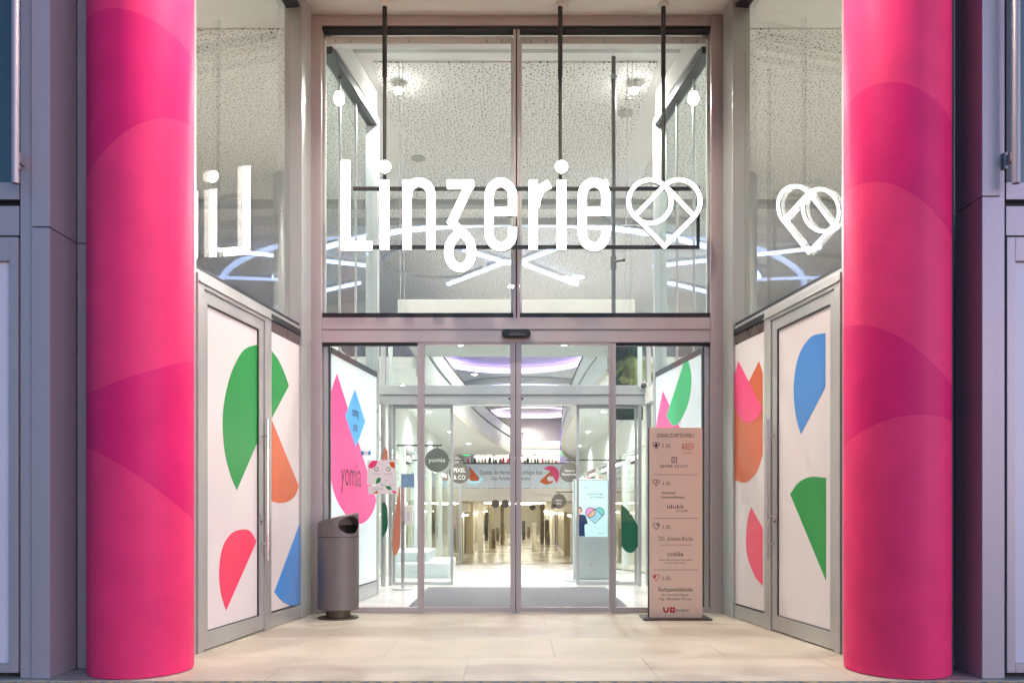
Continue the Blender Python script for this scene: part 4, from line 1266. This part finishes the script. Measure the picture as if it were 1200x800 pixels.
for edge, sd, words in ((left_edge, 1, 'sweeping across the atrium'), (right_edge, -1, 'running straight along the atrium')):
    t = thing('balcony', (edge[0].x, edge[0].y, 3.2), 'white curved gallery balcony ' + words, 'balcony', 'gallery balconies of the atrium')
    m = MB()
    far = -9 if sd > 0 else 9
    for i in range(len(edge) - 1):
        a, b = edge[i], edge[i + 1]
        m.hexa([(a.x, a.y, 3.22), (b.x, b.y, 3.22), (far, b.y, 3.22), (far, a.y, 3.22)], [(a.x, a.y, 3.4), (b.x, b.y, 3.4), (far, b.y, 3.4), (far, a.y, 3.4)])
    m.build('gallery_floor', 'white_paint', t)
    sweep_fascia(edge, 3.10, 3.22, 0.06, 'x', 'x', sd).build('lower_band', 'warm_white', t)
    sweep_fascia([p + Vector((-sd * 0.05, 0)) for p in edge], 3.26, 3.68, 0.04, 'x', 'x', sd).build('parapet', 'white_paint', t)
    sweep_fascia([p + Vector((-sd * 0.055, 0)) for p in edge], 3.69, 3.72, 0.05, 'x', 'x', sd).build('handrail_groove', 'dark_rail', t)
    sweep_fascia([p + Vector((-sd * 0.02, 0)) for p in edge], 3.73, 4.05, 0.05, 'x', 'x', sd).build('parapet', 'white_paint', t)
    sweep_fascia([p + Vector((-sd * 0.03, 0)) for p in edge], 3.225, 3.255, 0.03, 'x', 'x', sd).build('led_strip', 'led_lilac', t)
    sweep_fascia([p + Vector((-sd * 0.0, 0)) for p in edge], 4.06, 4.09, 0.06, 'x', 'x', sd).build('handrail', 'shop_brown', t)

# ------------------------------------------------------------------ ceiling rings and linear lights
def ring_led(cx, cy_, r, wd, z, hgt, name, mt, par=None, a0=0, a1=360, n=72):
    pts = [(cx + r * math.cos(R(a0 + (a1 - a0) * i / n)), cy_ + r * math.sin(R(a0 + (a1 - a0) * i / n))) for i in range(n if a1 - a0 == 360 else n + 1)]
    return MB().ribbon(pts, wd, lambda u, v, d: (u, v, z + d), 0, hgt, a1 - a0 == 360).build(name, mt, par)
def ring_fixture(cx, cy_, r, label, inner='lilac_panel'):
    t = thing('ring_light', (cx, cy_, CZ - 0.2), label, 'ring light', 'ring lights in the mall ceiling')
    ring_led(cx, cy_, r + 0.18, 0.42, CZ - 0.22, 0.20, 'rim', 'white_paint', t)
    ring_led(cx, cy_, r - 0.17, 0.26, CZ - 0.24, 0.10, 'led_band', 'led_lilac', t)
    MB().tube([(cx, cy_, CZ - 0.03), (cx, cy_, CZ - 0.018)], r - 0.2, 48).build('coffer', inner, t)
    return t
t = thing('arc_light', (0.1, 14.0, CZ - 0.12), 'long curved linear light arching behind the letters', 'linear light')
ring_led(0.1, 19.7, 5.7, 0.10, CZ - 0.10, 0.05, 'led_band', 'led_white', t, 205, 335, 48)
ring_led(0.1, 19.7, 5.7, 0.16, CZ - 0.049, 0.032, 'channel', 'white_paint', t, 205, 335, 48)
def bar_light(p, q, label, wd=0.07):
    d = (Vector(q) - Vector(p)).normalized()
    mid = (Vector(p) + Vector(q)) / 2
    t = thing('linear_light', (mid.x, mid.y, CZ - 0.15), label, 'linear light', 'linear lights crossing the mall ceiling')
    MB().ribbon([p, q], wd, lambda u, v, e: (u, v, CZ - 0.13 + e), 0, 0.05).build('led_band', 'led_white', t)
    MB().ribbon([p, q], wd + 0.03, lambda u, v, e: (u, v, CZ - 0.079 + e), 0, 0.062).build('channel', 'white_paint', t)
def cp(px, py, z=None):
    z = z or CZ - 0.13
    Y = F_PX * (z - CAM_Z) / (HOR - py)
    return (W(px, Y), Y)
bar_light(cp(525, 334.5), cp(586, 311), 'linear light running from the X centre under the letter z')
bar_light(cp(543, 294), cp(586, 307), 'linear light running from the X centre behind the letter z')
bar_light(cp(662, 289), cp(614, 307), 'linear light running from the X centre behind the letter i')
bar_light(cp(676, 335), cp(614, 311), 'linear light running from the X centre below the letter r')
bar_light(cp(588, 309), cp(612, 309), 'short linear light joining the four arms of the X', 0.12)
bar_light((-5.6, 15.3), (-2.75, 16.4), 'linear light behind the foot of the letter L')
bar_light((5.8, 15.2), (2.85, 16.4), 'linear light below the heart emblem')
bar_light((-5.2, 18.9), (-3.3, 17.6), 'linear light far out beyond the letter L')
bar_light((5.2, 18.9), (3.4, 17.6), 'linear light far out beyond the heart emblem')
ring_fixture(0.0, 26.3, 2.5, 'nearest lilac ring light over the atrium')
ring_fixture(0.5, 33.9, 2.6, 'middle lilac ring light over the atrium')
ring_fixture(1.1, 41.0, 2.4, 'farthest lilac ring light over the atrium', 'ceiling_white')
t = thing('round_coffer', (-1.55, 16.4, CZ - 0.2), 'round white rimmed coffer in the ceiling under the letter n', 'coffer')
ring_led(-1.55, 16.4, 1.0, 0.09, CZ - 0.09, 0.07, 'rim', 'white_paint', t)
MB().tube([(-1.55, 16.4, CZ - 0.03), (-1.55, 16.4, CZ - 0.018)], 0.95, 40).build('backing', 'perforated_board', t)
# small downlights: ceiling above the inner doors, atrium, galleries
def small_spot(x, y, z, label, energy=0, r=0.045, grp='small downlights in the mall'):
    t = thing('small_downlight', (x, y, z - 0.02), label, 'downlight', grp)
    MB().tube([(x, y, z - 0.012), (x, y, z - 0.001)], r * 1.5, 18).build('trim_ring', 'white_paint', t)
    MB().tube([(x, y, z - 0.016), (x, y, z - 0.0125)], r, 16).build('lens', 'spot_bulb', t)
    if energy:
        spot_light('downlight_lamp', (x, y, z - 0.03), energy, (1.0, 0.96, 0.90), R(150), 0.7, 0.08, t)
small_spot(W(540, 11.75), 11.75, 3.40, 'small downlight in the slab over the opened inner door near the notices', 110)
small_spot(W(661, 11.75), 11.75, 3.40, 'small downlight in the slab over the opened inner door near the display', 110)
lab = 'small glowing downlight in the far mall ceiling'
for x, y in ((-1.9, 27.5), (1.2, 29.0), (-1.4, 30.3), (0.9, 31.4), (2.3, 32.6), (-0.4, 33.2), (2.6, 37.6), (3.6, 39.5), (-1.6, 40.2), (0.4, 42.6)):
    small_spot(x, y, CZ - 0.017, lab, 330 if x in (-1.9, 1.2, 2.3, 0.4) else 0, 0.09, 'downlights in the far mall ceiling')
lab = 'small glowing downlight under the gallery'
for x, y in ((-1.95, 14.5), (-1.9, 18.5), (-1.8, 23.5), (2.1, 14.5), (2.1, 18.5), (2.2, 23.5), (-1.5, 28), (2.4, 29)):
    small_spot(x, y, 3.22, lab, 120, 0.05, 'downlights under the galleries')
for px, py, words in ((677, 323, 'below the last letter e'), (602, 334, 'near the mullion foot')):
    Y = F_PX * (CZ - CAM_Z) / (HOR - py)
    small_spot(W(px, Y), Y, CZ - 0.017, 'round glowing downlight in the perforated ceiling ' + words, 900 if px > 650 else 0, 0.12, 'downlights in the perforated ceiling')

# ------------------------------------------------------------------ hall walls and shopfronts under the galleries
XL, XR = -2.36, 2.80
def zfl(Y):
    return -0.003 if Y < 11.2 else (-1.63 if Y > 38 else -0.003 - 1.627 * (Y - 11.2) / 26.8)
def hall_wall(x, side, label):
    t = thing('shopfront_wall', (x, 24, zfl(24)), label, 'shopfront', 'shopfront walls of the hall')
    def q(y0, y1, za0, za1, zb0, zb1, xx, th, name, mt, par=None):
        """panel between y0..y1; lower edge za0->za1, upper edge zb0->zb1"""
        x2 = xx + side * th
        return MB().hexa([(xx, y0, za0), (xx, y1, za1), (x2, y1, za1), (x2, y0, za0)], [(xx, y0, zb0), (xx, y1, zb1), (x2, y1, zb1), (x2, y0, zb0)]).build(name, mt, par or t)
    edges = [10.95, 13.2, 15.4, 17.8, 20.5, 23.6, 27.2, 31.5, 37.9]
    q(10.95, 37.9, 2.35, 2.35, 3.21, 3.21, x, 0.15, 'fascia', 'white_paint')
    for i, y in enumerate(edges):
        y1 = y + 0.22 if i < len(edges) - 1 else y + 0.1
        q(y, y1, zfl(y), zfl(y1), 2.349, 2.349, x, 0.2, 'pier', 'white_paint')
    kinds = ['lightbox', 'lightbox', 'white_paint', 'blue_panel', 'shop_tan', 'warm_white', 'shop_tan', 'shop_brown'] if side < 0 else \
            ['lightbox', 'shop_tan', 'warm_white', 'lightbox', 'shop_tan', 'warm_white', 'shop_brown', 'shop_tan']
    for i in range(len(edges) - 1):
        y0, y1 = edges[i] + 0.221, edges[i + 1] - 0.001
        pn = q(y0, y1, zfl(y0) + 0.12, zfl(y1) + 0.12, 2.348, 2.348, x + side * 0.9, 0.05, 'display_back', kinds[i])
        q(y0, y1, zfl(y0) + 0.02, zfl(y1) + 0.02, zfl(y0) + 0.12, zfl(y1) + 0.12, x + side * 0.04, 0.9, 'display_floor', 'warm_white', pn)
        q(y0, y1, zfl(y0) + 0.121, zfl(y1) + 0.121, 2.348, 2.348, x + side * 0.06, 0.01, 'shop_pane', 'inner_glass', pn)
        q(y0 + .1, y1 - .1, 2.29, 2.29, 2.33, 2.33, x + side * 0.35, 0.12, 'shop_light', 'shop_light', pn)
    return t
hall_wall(XL, -1, 'row of lit shopfronts along the hall behind the round hanging signs')
hall_wall(XR, 1, 'row of lit shopfronts along the hall behind the digital display')
# stepped display platforms by the inner doors
for (x0, x1, y0, y1, z1, words) in ((-1.95, -1.05, 13.4, 15.2, 0.10, 'lower'), (-2.1, -1.45, 13.9, 15.4, 0.26, 'upper')):
    tag(MB().box(x0, x1, y0, y1, zfl(y0) - 0.25, z1).build('display_platform', 'display_body', bevel=0.01), words + ' pale display platform seen through the inner door glass', 'platform', 'display platforms')

# round hanging signs
def disc_sign(px, py, r, Y, lines, label, bubble=False):
    x, z = W(px, Y), H(py, Y)
    rw = r * Y / F_PX
    wallx = XL if px < 600 else XR
    t = thing('round_sign', (x, Y, z - rw), label, 'sign', 'round hanging signs in the hall')
    MB().disc_y((x, Y, z), rw, 0.06, 36).build('disc', 'sign_disc', t, smooth=True)
    zt = z + rw + 0.06
    MB().tube([(wallx, Y + 0.03, zt), (x + (0.1 if px < 600 else -0.1), Y + 0.03, zt)], 0.016, 8).build('arm', 'rod_metal', t)
    MB().tube([(x, Y + 0.03, zt), (x, Y + 0.03, z + rw - 0.01)], 0.012, 8).build('hook', 'rod_metal', t)
    if bubble:
        MB().disc_y((x - rw * 0.75, Y, z - rw * 0.72), rw * 0.34, 0.05, 20).build('bubble', 'sign_disc', t, smooth=True)
    for body, dz, hh, sx in lines:
        text('lettering', body, 'paper_white', t, at_plane(x, Y, z + dz * rw), hh * rw / 0.7, 'CENTER', sx, 1.0, 0.002)
disc_sign(512, 539, 14, 16.6, [('yomia', -0.15, 0.36, 1.15)], 'round dark hanging sign with one white word, nearest the inner doors')
disc_sign(538.5, 554, 12.2, 19.2, [('PIXEL', 0.08, 0.42, 0.8), ('& CO', -0.62, 0.42, 0.8)], 'round dark hanging sign with two bold white lines')
disc_sign(667.5, 553, 11.5, 20.0, [("Marlen's", 0.05, 0.2, 1.0), ('Beautylounge', -0.3, 0.2, 1.0)], 'round dark hanging sign above the digital display')
disc_sign(655, 587, 8.6, 25.0, [('Hello', 0.0, 0.26, 1.0), ('Style', -0.4, 0.26, 1.0)], 'dark speech bubble hanging sign with small lobe', True)
for px, py, r, Y, words in ((580.5, 590, 4.8, 36, 'first of the pair by the shop columns'), (592, 590, 4.8, 36.6, 'second of the pair by the shop columns'), (624, 594, 3.6, 44, 'beside the dark pillar, paler'), (635.5, 594, 3.2, 46, 'on the dark pillar')):
    x, z = W(px, Y), H(py, Y)
    t = thing('round_sign', (x, Y, z), 'tiny round corridor sign ' + words, 'sign', 'round signs in the far corridor')
    MB().disc_y((x, Y, z), r * Y / F_PX, 0.06, 20).build('disc', 'sign_disc', t)
    MB().tube([(x, Y + 0.03, z), (x, Y + 0.03, 1.26)], 0.02, 6).build('hook', 'rod_metal', t)

# ------------------------------------------------------------------ bridge with banner, upper shop, corridor below
YBR = 38.0
br_ = thing('bridge', (0.2, YBR, 1.25), 'white bridge across the hall above the corridor mouth', 'bridge')
MB().box(-9, 9, YBR, YBR + 6.0, H(587, YBR), H(572, YBR)).build('deck', 'warm_white', br_)
MB().box(-9, 9, YBR + 0.02, YBR + 0.08, H(571.5, YBR), H(543.5, YBR)).build('parapet', 'banner_film', br_)
MB().box(-9, 9, YBR, YBR + 0.10, H(543.3, YBR), H(542, YBR)).build('handrail', 'dark_rail', br_)
MB().box(W(541, YBR), W(670, YBR), YBR - 0.05, YBR + 0.05, H(579, YBR), H(577, YBR)).build('soffit_rail', 'warm_white', br_)
for px in (580, 621, 650):
    MB().box(W(px, YBR) - 0.008, W(px, YBR) + 0.008, YBR + 0.012, YBR + 0.0195, H(571, YBR), H(544, YBR)).build('panel_joint', 'grey_strip', br_)
def btext(body, px, py, hpx, align='CENTER'):
    text('lettering', body, 'ink', br_, at_plane(W(px, YBR), YBR + 0.0185, H(py + hpx / 2, YBR)), hpx * YBR / F_PX / 0.7, align, 0.62, 1.0, 0.0)
btext('Qualität, die Herzen höher schlagen lässt.', 599.5, 553, 5.0)
btext('Glas, Porzellan & Tischkultur.', 599, 560, 4.4)
def bpet(nm, mt, pts, d=0.0):
    MB().prism([(W(x, YBR), H(y, YBR)) for x, y in smooth2(pts)], lambda u, v, e: (u, e, v), YBR + 0.012 - d, YBR + 0.019).build(nm, mt, br_)
bpet('blue_patch', 'screen_sky', [(549, 562), (558, 558), (566, 561), (560, 566), (551, 566)])
bpet('orange_patch', 'print_orange', [(550, 546, 2), (562, 560, 1), (560, 563), (552, 563), (549, 558, 1)], 0.003)
bpet('pink_patch', 'print_hot_pink', [(637, 549, 1), (644, 545.5), (652, 548), (655.5, 556), (653, 566, 2), (647, 557, 1), (645, 552)])
bpet('orange_patch', 'print_orange', [(632, 564, 2), (646, 551, 2), (648, 565, 1), (640, 567.5)], 0.003)
bpet('white_patch', 'paper_white', [(641, 560), (645, 557.5), (648, 561), (644, 564)], 0.006)
# white walls each side of the corridor mouth, with the dark frame line
for x0, x1, nm in ((-9, W(541, YBR), 'west'), (W(670, YBR), 9, 'east')):
    struct(MB().box(x0, x1, YBR + 0.01, YBR + 0.4, -1.63, H(587, YBR) - 0.004).build('wall_beside_corridor_' + nm, 'white_paint'))
# upper shop behind the bridge
us = thing('upper_shop', (0.3, 44.2, 1.9), 'bright upper shop with lit shelves behind the bridge', 'shop')
MB().box(-9, 9, 44.0, 44.2, 1.25, 5.99).build('back_wall', 'warm_white', us)
for py in (516.5, 526.5, 533.5):
    Y = 43.8
    MB().box(W(556, Y), W(656, Y), Y - 0.3, Y + 0.19, H(py + 1.0, Y), H(py, Y)).build('shelf', 'inner_metal', us)
    MB().box(W(556, Y), W(656, Y), Y + 0.1, Y + 0.18, H(py + 2.2, Y), H(py + 1.2, Y)).build('shelf_light', 'shop_light', us)
MB().box(W(545, 43.5), W(556, 43.5), 43.3, 43.8, 1.9, 4.6).build('pillar', 'inner_metal', us)
MB().box(W(656, 43.5), W(674, 43.5), 43.3, 43.8, 1.9, 5.2).build('pillar', 'lilac_panel', us)
rnd = random.Random(3)
for i in range(26):
    px = 549 + i * 4.1 + rnd.uniform(-1, 1)
    Y = 41.5 + rnd.uniform(-0.6, 0.6)
    hh = rnd.uniform(4, 11)
    ww = rnd.uniform(1.4, 4.2)
    wm = rnd.choice(['shop_dark', 'shop_dark', 'shop_dark', 'shop_dark', 'shop_brown', 'print_pink', 'shop_tan'])
    x = W(px, Y); z0 = 1.94; z1 = H(543 - hh, Y)
    t = tag(MB().tube([(x, Y, z0), (x, Y, (z0 + z1) / 2), (x, Y, z1 - 0.1), (x, Y, z1)], [ww * Y / F_PX * 0.5, ww * Y / F_PX * 0.62, ww * Y / F_PX * 0.4, 0.03], 8).build('shop_ware', wm),
            'small ' + {'shop_dark': 'black', 'shop_brown': 'brown', 'print_pink': 'pink', 'shop_tan': 'tan'}[wm] + ' ware standing along the bridge parapet', 'ware', 'wares behind the bridge parapet')
for px, Y in ((546.5, 36.5), (661.5, 36.5)):
    t = thing('exit_sign', P(px, 530, Y), 'hanging green and white exit sign ' + ('over the banner start' if px < 600 else 'over the banner end'), 'exit sign', 'exit signs over the bridge')
    MB().box(W(px - 4, Y), W(px + 4, Y), Y, Y + 0.08, H(533.5, Y), H(528.3, Y)).build('sign_box', 'exit_light', t)
    MB().box(W(px - 3, Y), W(px - 0.8, Y), Y - 0.006, Y - 0.001, H(532.5, Y), H(529.3, Y)).build('door_mark', 'paper_white', t)
    MB().prism([(W(px + 0.6, Y), H(531, Y)), (W(px + 2, Y), H(529.6, Y)), (W(px + 2, Y), H(532.4, Y))], lambda u, v, d: (u, d, v), Y - 0.006, Y - 0.001).build('arrow', 'paper_white', t)
    MB().box(W(px - 4.5, Y), W(px + 4.5, Y), Y, Y + 0.06, H(527.3, Y), H(522.5, Y)).build('blue_sign', 'print_navy', t)
    MB().box(W(px - 1.5, Y), W(px + 1.5, Y), Y - 0.006, Y - 0.001, H(526.5, Y), H(523.2, Y)).build('pictogram', 'paper_white', t)
    MB().tube([(W(px, Y), Y + 0.04, H(522.5, Y)), (W(px, Y), Y + 0.04, CZ)], 0.015, 6).build('hanger', 'steel', t)
# corridor
struct(MB().box(-2.36, 2.8, 44.02, 82, 1.25, 1.4).build('corridor_ceiling', 'warm_white'))
struct(MB().box(-9, 9, 52, 52.3, 1.41, 6.2).build('wall_far_end', 'warm_white'))
for side, x in ((-1, XL), (1, XR)):
    t = thing('corridor_shops', (x, 60, -1.62), ('lit shop row of the lower corridor beside the tall columns' if side < 0 else 'lit shop row of the lower corridor below the speech bubble sign'), 'shopfront', 'shop rows of the lower corridor')
    MB().box(min(x, x + side * 0.2), max(x, x + side * 0.2), 38.4, 82, 0.75, 1.245).build('fascia', 'warm_white', t)
    rnd = random.Random(5 + side)
    yy = 38.6
    while yy < 80:
        wd = rnd.uniform(0.8, 1.9)
        MB().box(min(x + side * .3, x + side * 0.4), max(x + side * .3, x + side * 0.4), yy, yy + wd, -1.61, 0.74).build('shop_window', rnd.choice(['shop_tan', 'shop_brown', 'shop_tan', 'warm_white', 'shop_tan', 'white_paint', 'warm_white']), t)
        if rnd.random() < 0.7:
            MB().box(min(x + side * .05, x + side * 0.12), max(x + side * .05, x + side * 0.12), yy + 0.1, yy + wd * 0.8, 0.55, 0.62).build('shop_light', 'shop_light', t)
        yy += wd + 0.04
struct(MB().box(-2.4, 2.9, 81.5, 81.8, -1.62, 1.25).build('wall_corridor_end', 'warm_white'))
for (px, Y, wpx, mt, words) in ((550, 46, 9, 'mannequin_cream', 'first cream column in the corridor'), (563, 48, 7, 'warm_white', 'second cream column in the corridor'), (575, 52, 4, 'shop_tan', 'third slender tan column in the corridor'),
                               (588.5, 56, 4, 'shop_brown', 'dark square pillar beside the door stile'), (635.5, 58, 4.5, 'shop_brown', 'brown pillar in the corridor middle'), (664, 44, 6, 'mannequin_cream', 'cream column by the digital display edge')):
    x = W(px, Y)
    MBX = MB().box(x - wpx * Y / F_PX / 2, x + wpx * Y / F_PX / 2, Y, Y + 0.5, -1.62, 1.249)
    tag(MBX.build('corridor_column', mt, bevel=0.02), words, 'column', 'columns of the lower corridor')
rnd = random.Random(11)
for i in range(10):
    Y = rnd.uniform(47, 70)
    px = rnd.choice([rnd.uniform(556, 600), rnd.uniform(612, 632), rnd.uniform(654, 664)])
    x = W(px, Y)
    x = max(-2.1, min(2.5, x))
    hh = rnd.uniform(0.9, 1.7)
    m = MB().box(x - 0.13, x + 0.13, Y, Y + 0.25, -1.62, -1.62 + hh)
    wm = rnd.choice(['shop_dark', 'shop_brown', 'shop_tan', 'shop_tan', 'warm_white'])
    tag(m.build('goods_rack', wm, bevel=0.04), 'small ' + {'shop_dark': 'black', 'shop_brown': 'brown', 'shop_tan': 'tan', 'warm_white': 'cream'}[wm] + ' goods rack standing in the far corridor', 'rack', 'goods racks in the far corridor')
for Y in (46, 52, 58, 64, 70, 76):
    t = tag(MB().box(-1.6, 1.9, Y, Y + 0.25, 1.225, 1.248).build('corridor_light', 'corridor_led'), 'lit ceiling strip crossing the lower corridor', 'ceiling light', 'ceiling strips of the corridor')

# ------------------------------------------------------------------ digital display
YDI = 11.7
dx0, dx1 = W(674.5, YDI), W(712, YDI)
dz0, dz1 = H(628.5, YDI), H(563, YDI)
dd = thing('digital_display', ((dx0 + dx1) / 2, YDI, zfl(YDI)), 'lit digital display stele showing a heart and a suited figure', 'digital display')
MB().box(dx0 - 0.03, dx1 + 0.03, YDI, YDI + 0.12, zfl(YDI) + 0.03, dz1 + 0.025).build('housing', 'display_body', dd, bevel=0.012)
scr = MB().box(dx0, dx1, YDI - 0.006, YDI - 0.0005, dz0, dz1).build('screen', 'screen', dd)
MB().box(dx0 - 0.15, dx1 + 0.15, YDI - 0.15, YDI + 0.3, zfl(YDI) - 0.02, zfl(YDI) + 0.03).build('foot', 'display_body', dd, bevel=0.01)
fd = lambda u, v, d: (W(u, YDI), YDI - 0.006 - d, H(v, YDI))
MB().prism(arc(691.8, 600, 5.6, 5.6, 0, 360, 24)[:-1], fd, 0.0002, 0.0010).build('pink_lobe', 'screen_pink', scr)
MB().prism(arc(702.2, 600, 5.6, 5.6, 138, -42, 18), fd, 0.0002, 0.0012).build('teal_lobe', 'screen_teal', scr)
MB().prism([(688.5, 604.5), (697, 594.5), (706.3, 604), (697, 611.5)], fd, 0.0002, 0.0014).build('blue_square', 'screen_sky', scr)
MB().prism([(688.2, 604.2), (696.5, 595.5), (697.4, 599), (695.5, 603.5), (692, 605.7)], fd, 0.0002, 0.0017).build('peach_field', 'screen_peach', scr)
for st, cl in ((arc(691.8, 600, 5.7, 5.7, 0, 360, 24)[:-1], True), (arc(702.2, 600, 5.7, 5.7, 138, -42, 18), False), ([(687.6, 603.8), (697, 613), (706.5, 603.8)], False), ([(688, 604), (697, 595.6), (706.3, 604)], False)):
    MB().ribbon(st, 0.75, fd, 0.0016, 0.0024, cl).build('heart_outline', 'print_navy', scr)
MB().prism(smooth2([(675, 628, 1), (675, 606, 1), (677, 603), (682, 602.5), (686, 604), (688.5, 613), (685, 615), (685.5, 628, 1)]), fd, 0.0002, 0.0012).build('suit_figure', 'print_navy', scr)
MB().prism(arc(679, 597.5, 3.3, 4.2, 0, 360, 18)[:-1], fd, 0.0002, 0.0013).build('figure_hair', 'shop_dark', scr)
MB().prism(arc(679.3, 598.3, 2.2, 3.2, 0, 360, 18)[:-1], fd, 0.0002, 0.0018).build('figure_face', 'screen_peach', scr)
text('lettering', 'Linzerie', 'print_navy', scr, at_plane(W(686, YDI), YDI - 0.006, H(571.5, YDI)), 0.028, 'CENTER', 0.8, 1.0, 0.001)
text('lettering', 'Unser Herz schlägt', 'print_navy', scr, at_plane(W(697, YDI), YDI - 0.006, H(579.5, YDI)), 0.04, 'CENTER', 0.75, 1.0, 0.001)
text('lettering', 'für das Shoppen.', 'print_navy', scr, at_plane(W(700, YDI), YDI - 0.006, H(583, YDI)), 0.04, 'CENTER', 0.75, 1.0, 0.001)
text('lettering', 'linzerie.at', 'print_navy', scr, at_plane(W(704, YDI), YDI - 0.006, H(625, YDI)), 0.025, 'CENTER', 0.8, 1.0, 0.001)

# ------------------------------------------------------------------ hanging greenery beyond the inner screen
gp = thing('hanging_plant', (W(738, 11.3), 11.3, 2.6), 'hanging palm and moss greenery seen above the inner door header', 'plant')
rnd = random.Random(21)
core = MB()
MB().box(W(721, 11.75), W(753, 11.75), 11.72, 11.76, 2.3, 3.38).build('light_block_board', 'moss', gp)  # added board behind the leaves, blocks light coming through them
for i in range(1100):
    x = rnd.uniform(W(722, 11.5), W(752, 11.5)); yy = rnd.uniform(11.35, 11.7); z = rnd.uniform(2.35, 3.35)
    a = rnd.uniform(0, 6.28); l = rnd.uniform(0.02, 0.06)
    d = Vector((math.cos(a), rnd.uniform(-.6, .6), math.sin(a))); s_ = d.cross(Vector((0, 1, 0.3))).normalized() * l * 0.35
    p = Vector((x, yy, z))
    core.add([p, p + d * l * .5 + s_, p + d * l, p + d * l * .5 - s_], [(0, 1, 2, 3)])
core.build('moss_leaves', 'moss', gp, recalc=False)
fro = MB()
for i in range(18):
    a = R(190 + i * 8 + rnd.uniform(-6, 6))
    base = Vector((W(747, 11.25), 11.25, H(420, 11.25)))
    L_ = rnd.uniform(0.28, 0.5)
    prev = base
    for j in range(1, 15):
        t_ = j / 14
        p = base + Vector((math.cos(a) * L_ * t_, -0.1 * t_, math.sin(a) * L_ * t_ * 0.7 - 0.16 * t_ * t_))
        d = (p - prev).normalized()
        for sg in (-1, 1):
            sd_ = Vector((-d.z, 0, d.x)) * sg
            tip = p + (sd_ * 0.8 + d * 0.8) * 0.085 * (1.1 - t_ * 0.6)
            wv = d * 0.014
            fro.add([p - wv, p + wv, tip], [(0, 1, 2)])
        prev = p
fro.build('fronds', 'leaf_pale', gp, recalc=False)
MB().tube([(W(749, 11.45), 11.45, 2.4), (W(748, 11.45), 11.45, 3.4)], [0.03, 0.025], 8).build('stem', 'trunk', gp)

# ------------------------------------------------------------------ upper wings seen through the side glass: columns, cladding
for side, x, words in ((-1, -3.3, 'behind the letter L'), (1, 3.4, 'behind the heart emblem')):
    tag(MB().cyl((x, 12.2), 0.28, 2.6, CZ - 0.002, 32).build('gallery_column', 'inner_metal', smooth=True), 'grey round column on the upper gallery ' + words, 'column', 'columns on the upper gallery')
    t = thing('stair_flight', (x + side * 0.8, 13.6, 2.6), 'violet clad stair flight on the upper gallery ' + words, 'stair', 'stair flights on the upper gallery')
    x0 = x + side * 0.4; x1 = x + side * 2.8
    MB().prism([(x0, 2.62), (x1, 4.4), (x1, 4.0), (x0 + side * 0.5, 2.62)], lambda u, v, d: (u, d, v), 13.5, 14.6).build('stringer', 'lilac_panel', t)
    MB().prism([(x0, 3.52), (x1, 5.3), (x1, 5.24), (x0, 3.46)], lambda u, v, d: (u, d, v), 13.5, 13.56).build('handrail', 'dark_rail', t)
    for i in range(9):
        f = (i + 0.5) / 9
        xx = x0 + (x1 - x0) * f; zz = 2.62 + 1.78 * f
        MB().box(xx - 0.012, xx + 0.012, 13.515, 13.54, zz, zz + 0.86).build('baluster', 'dark_rail', t)
for side, nm in ((-1, 'west'), (1, 'east')):
    struct(MB().box(side * 9 - 0.1, side * 9 + 0.1, 5.25, 82.5, -2.2, CZ - 0.002).build('wall_side_' + nm, 'white_paint'))
    s0, s1 = sorted((side * 2.62, side * 9))
    struct(MB().box(s0, s1, 5.43, 5.5, 0, CZ).build('wall_facade_inside_' + nm, 'white_paint'))
    # lamps of the upper wings
    for x, y in ((4.0, 7.6), (5.2, 10.5)):
        small_spot(side * x, y, CZ - 0.017, ('nearer' if y < 9 else 'farther') + ' glowing downlight over the upper wing ' + ('beyond the green petal door' if side < 0 else 'beyond the blue petal door'), 200, 0.09, 'downlights over the upper wings')
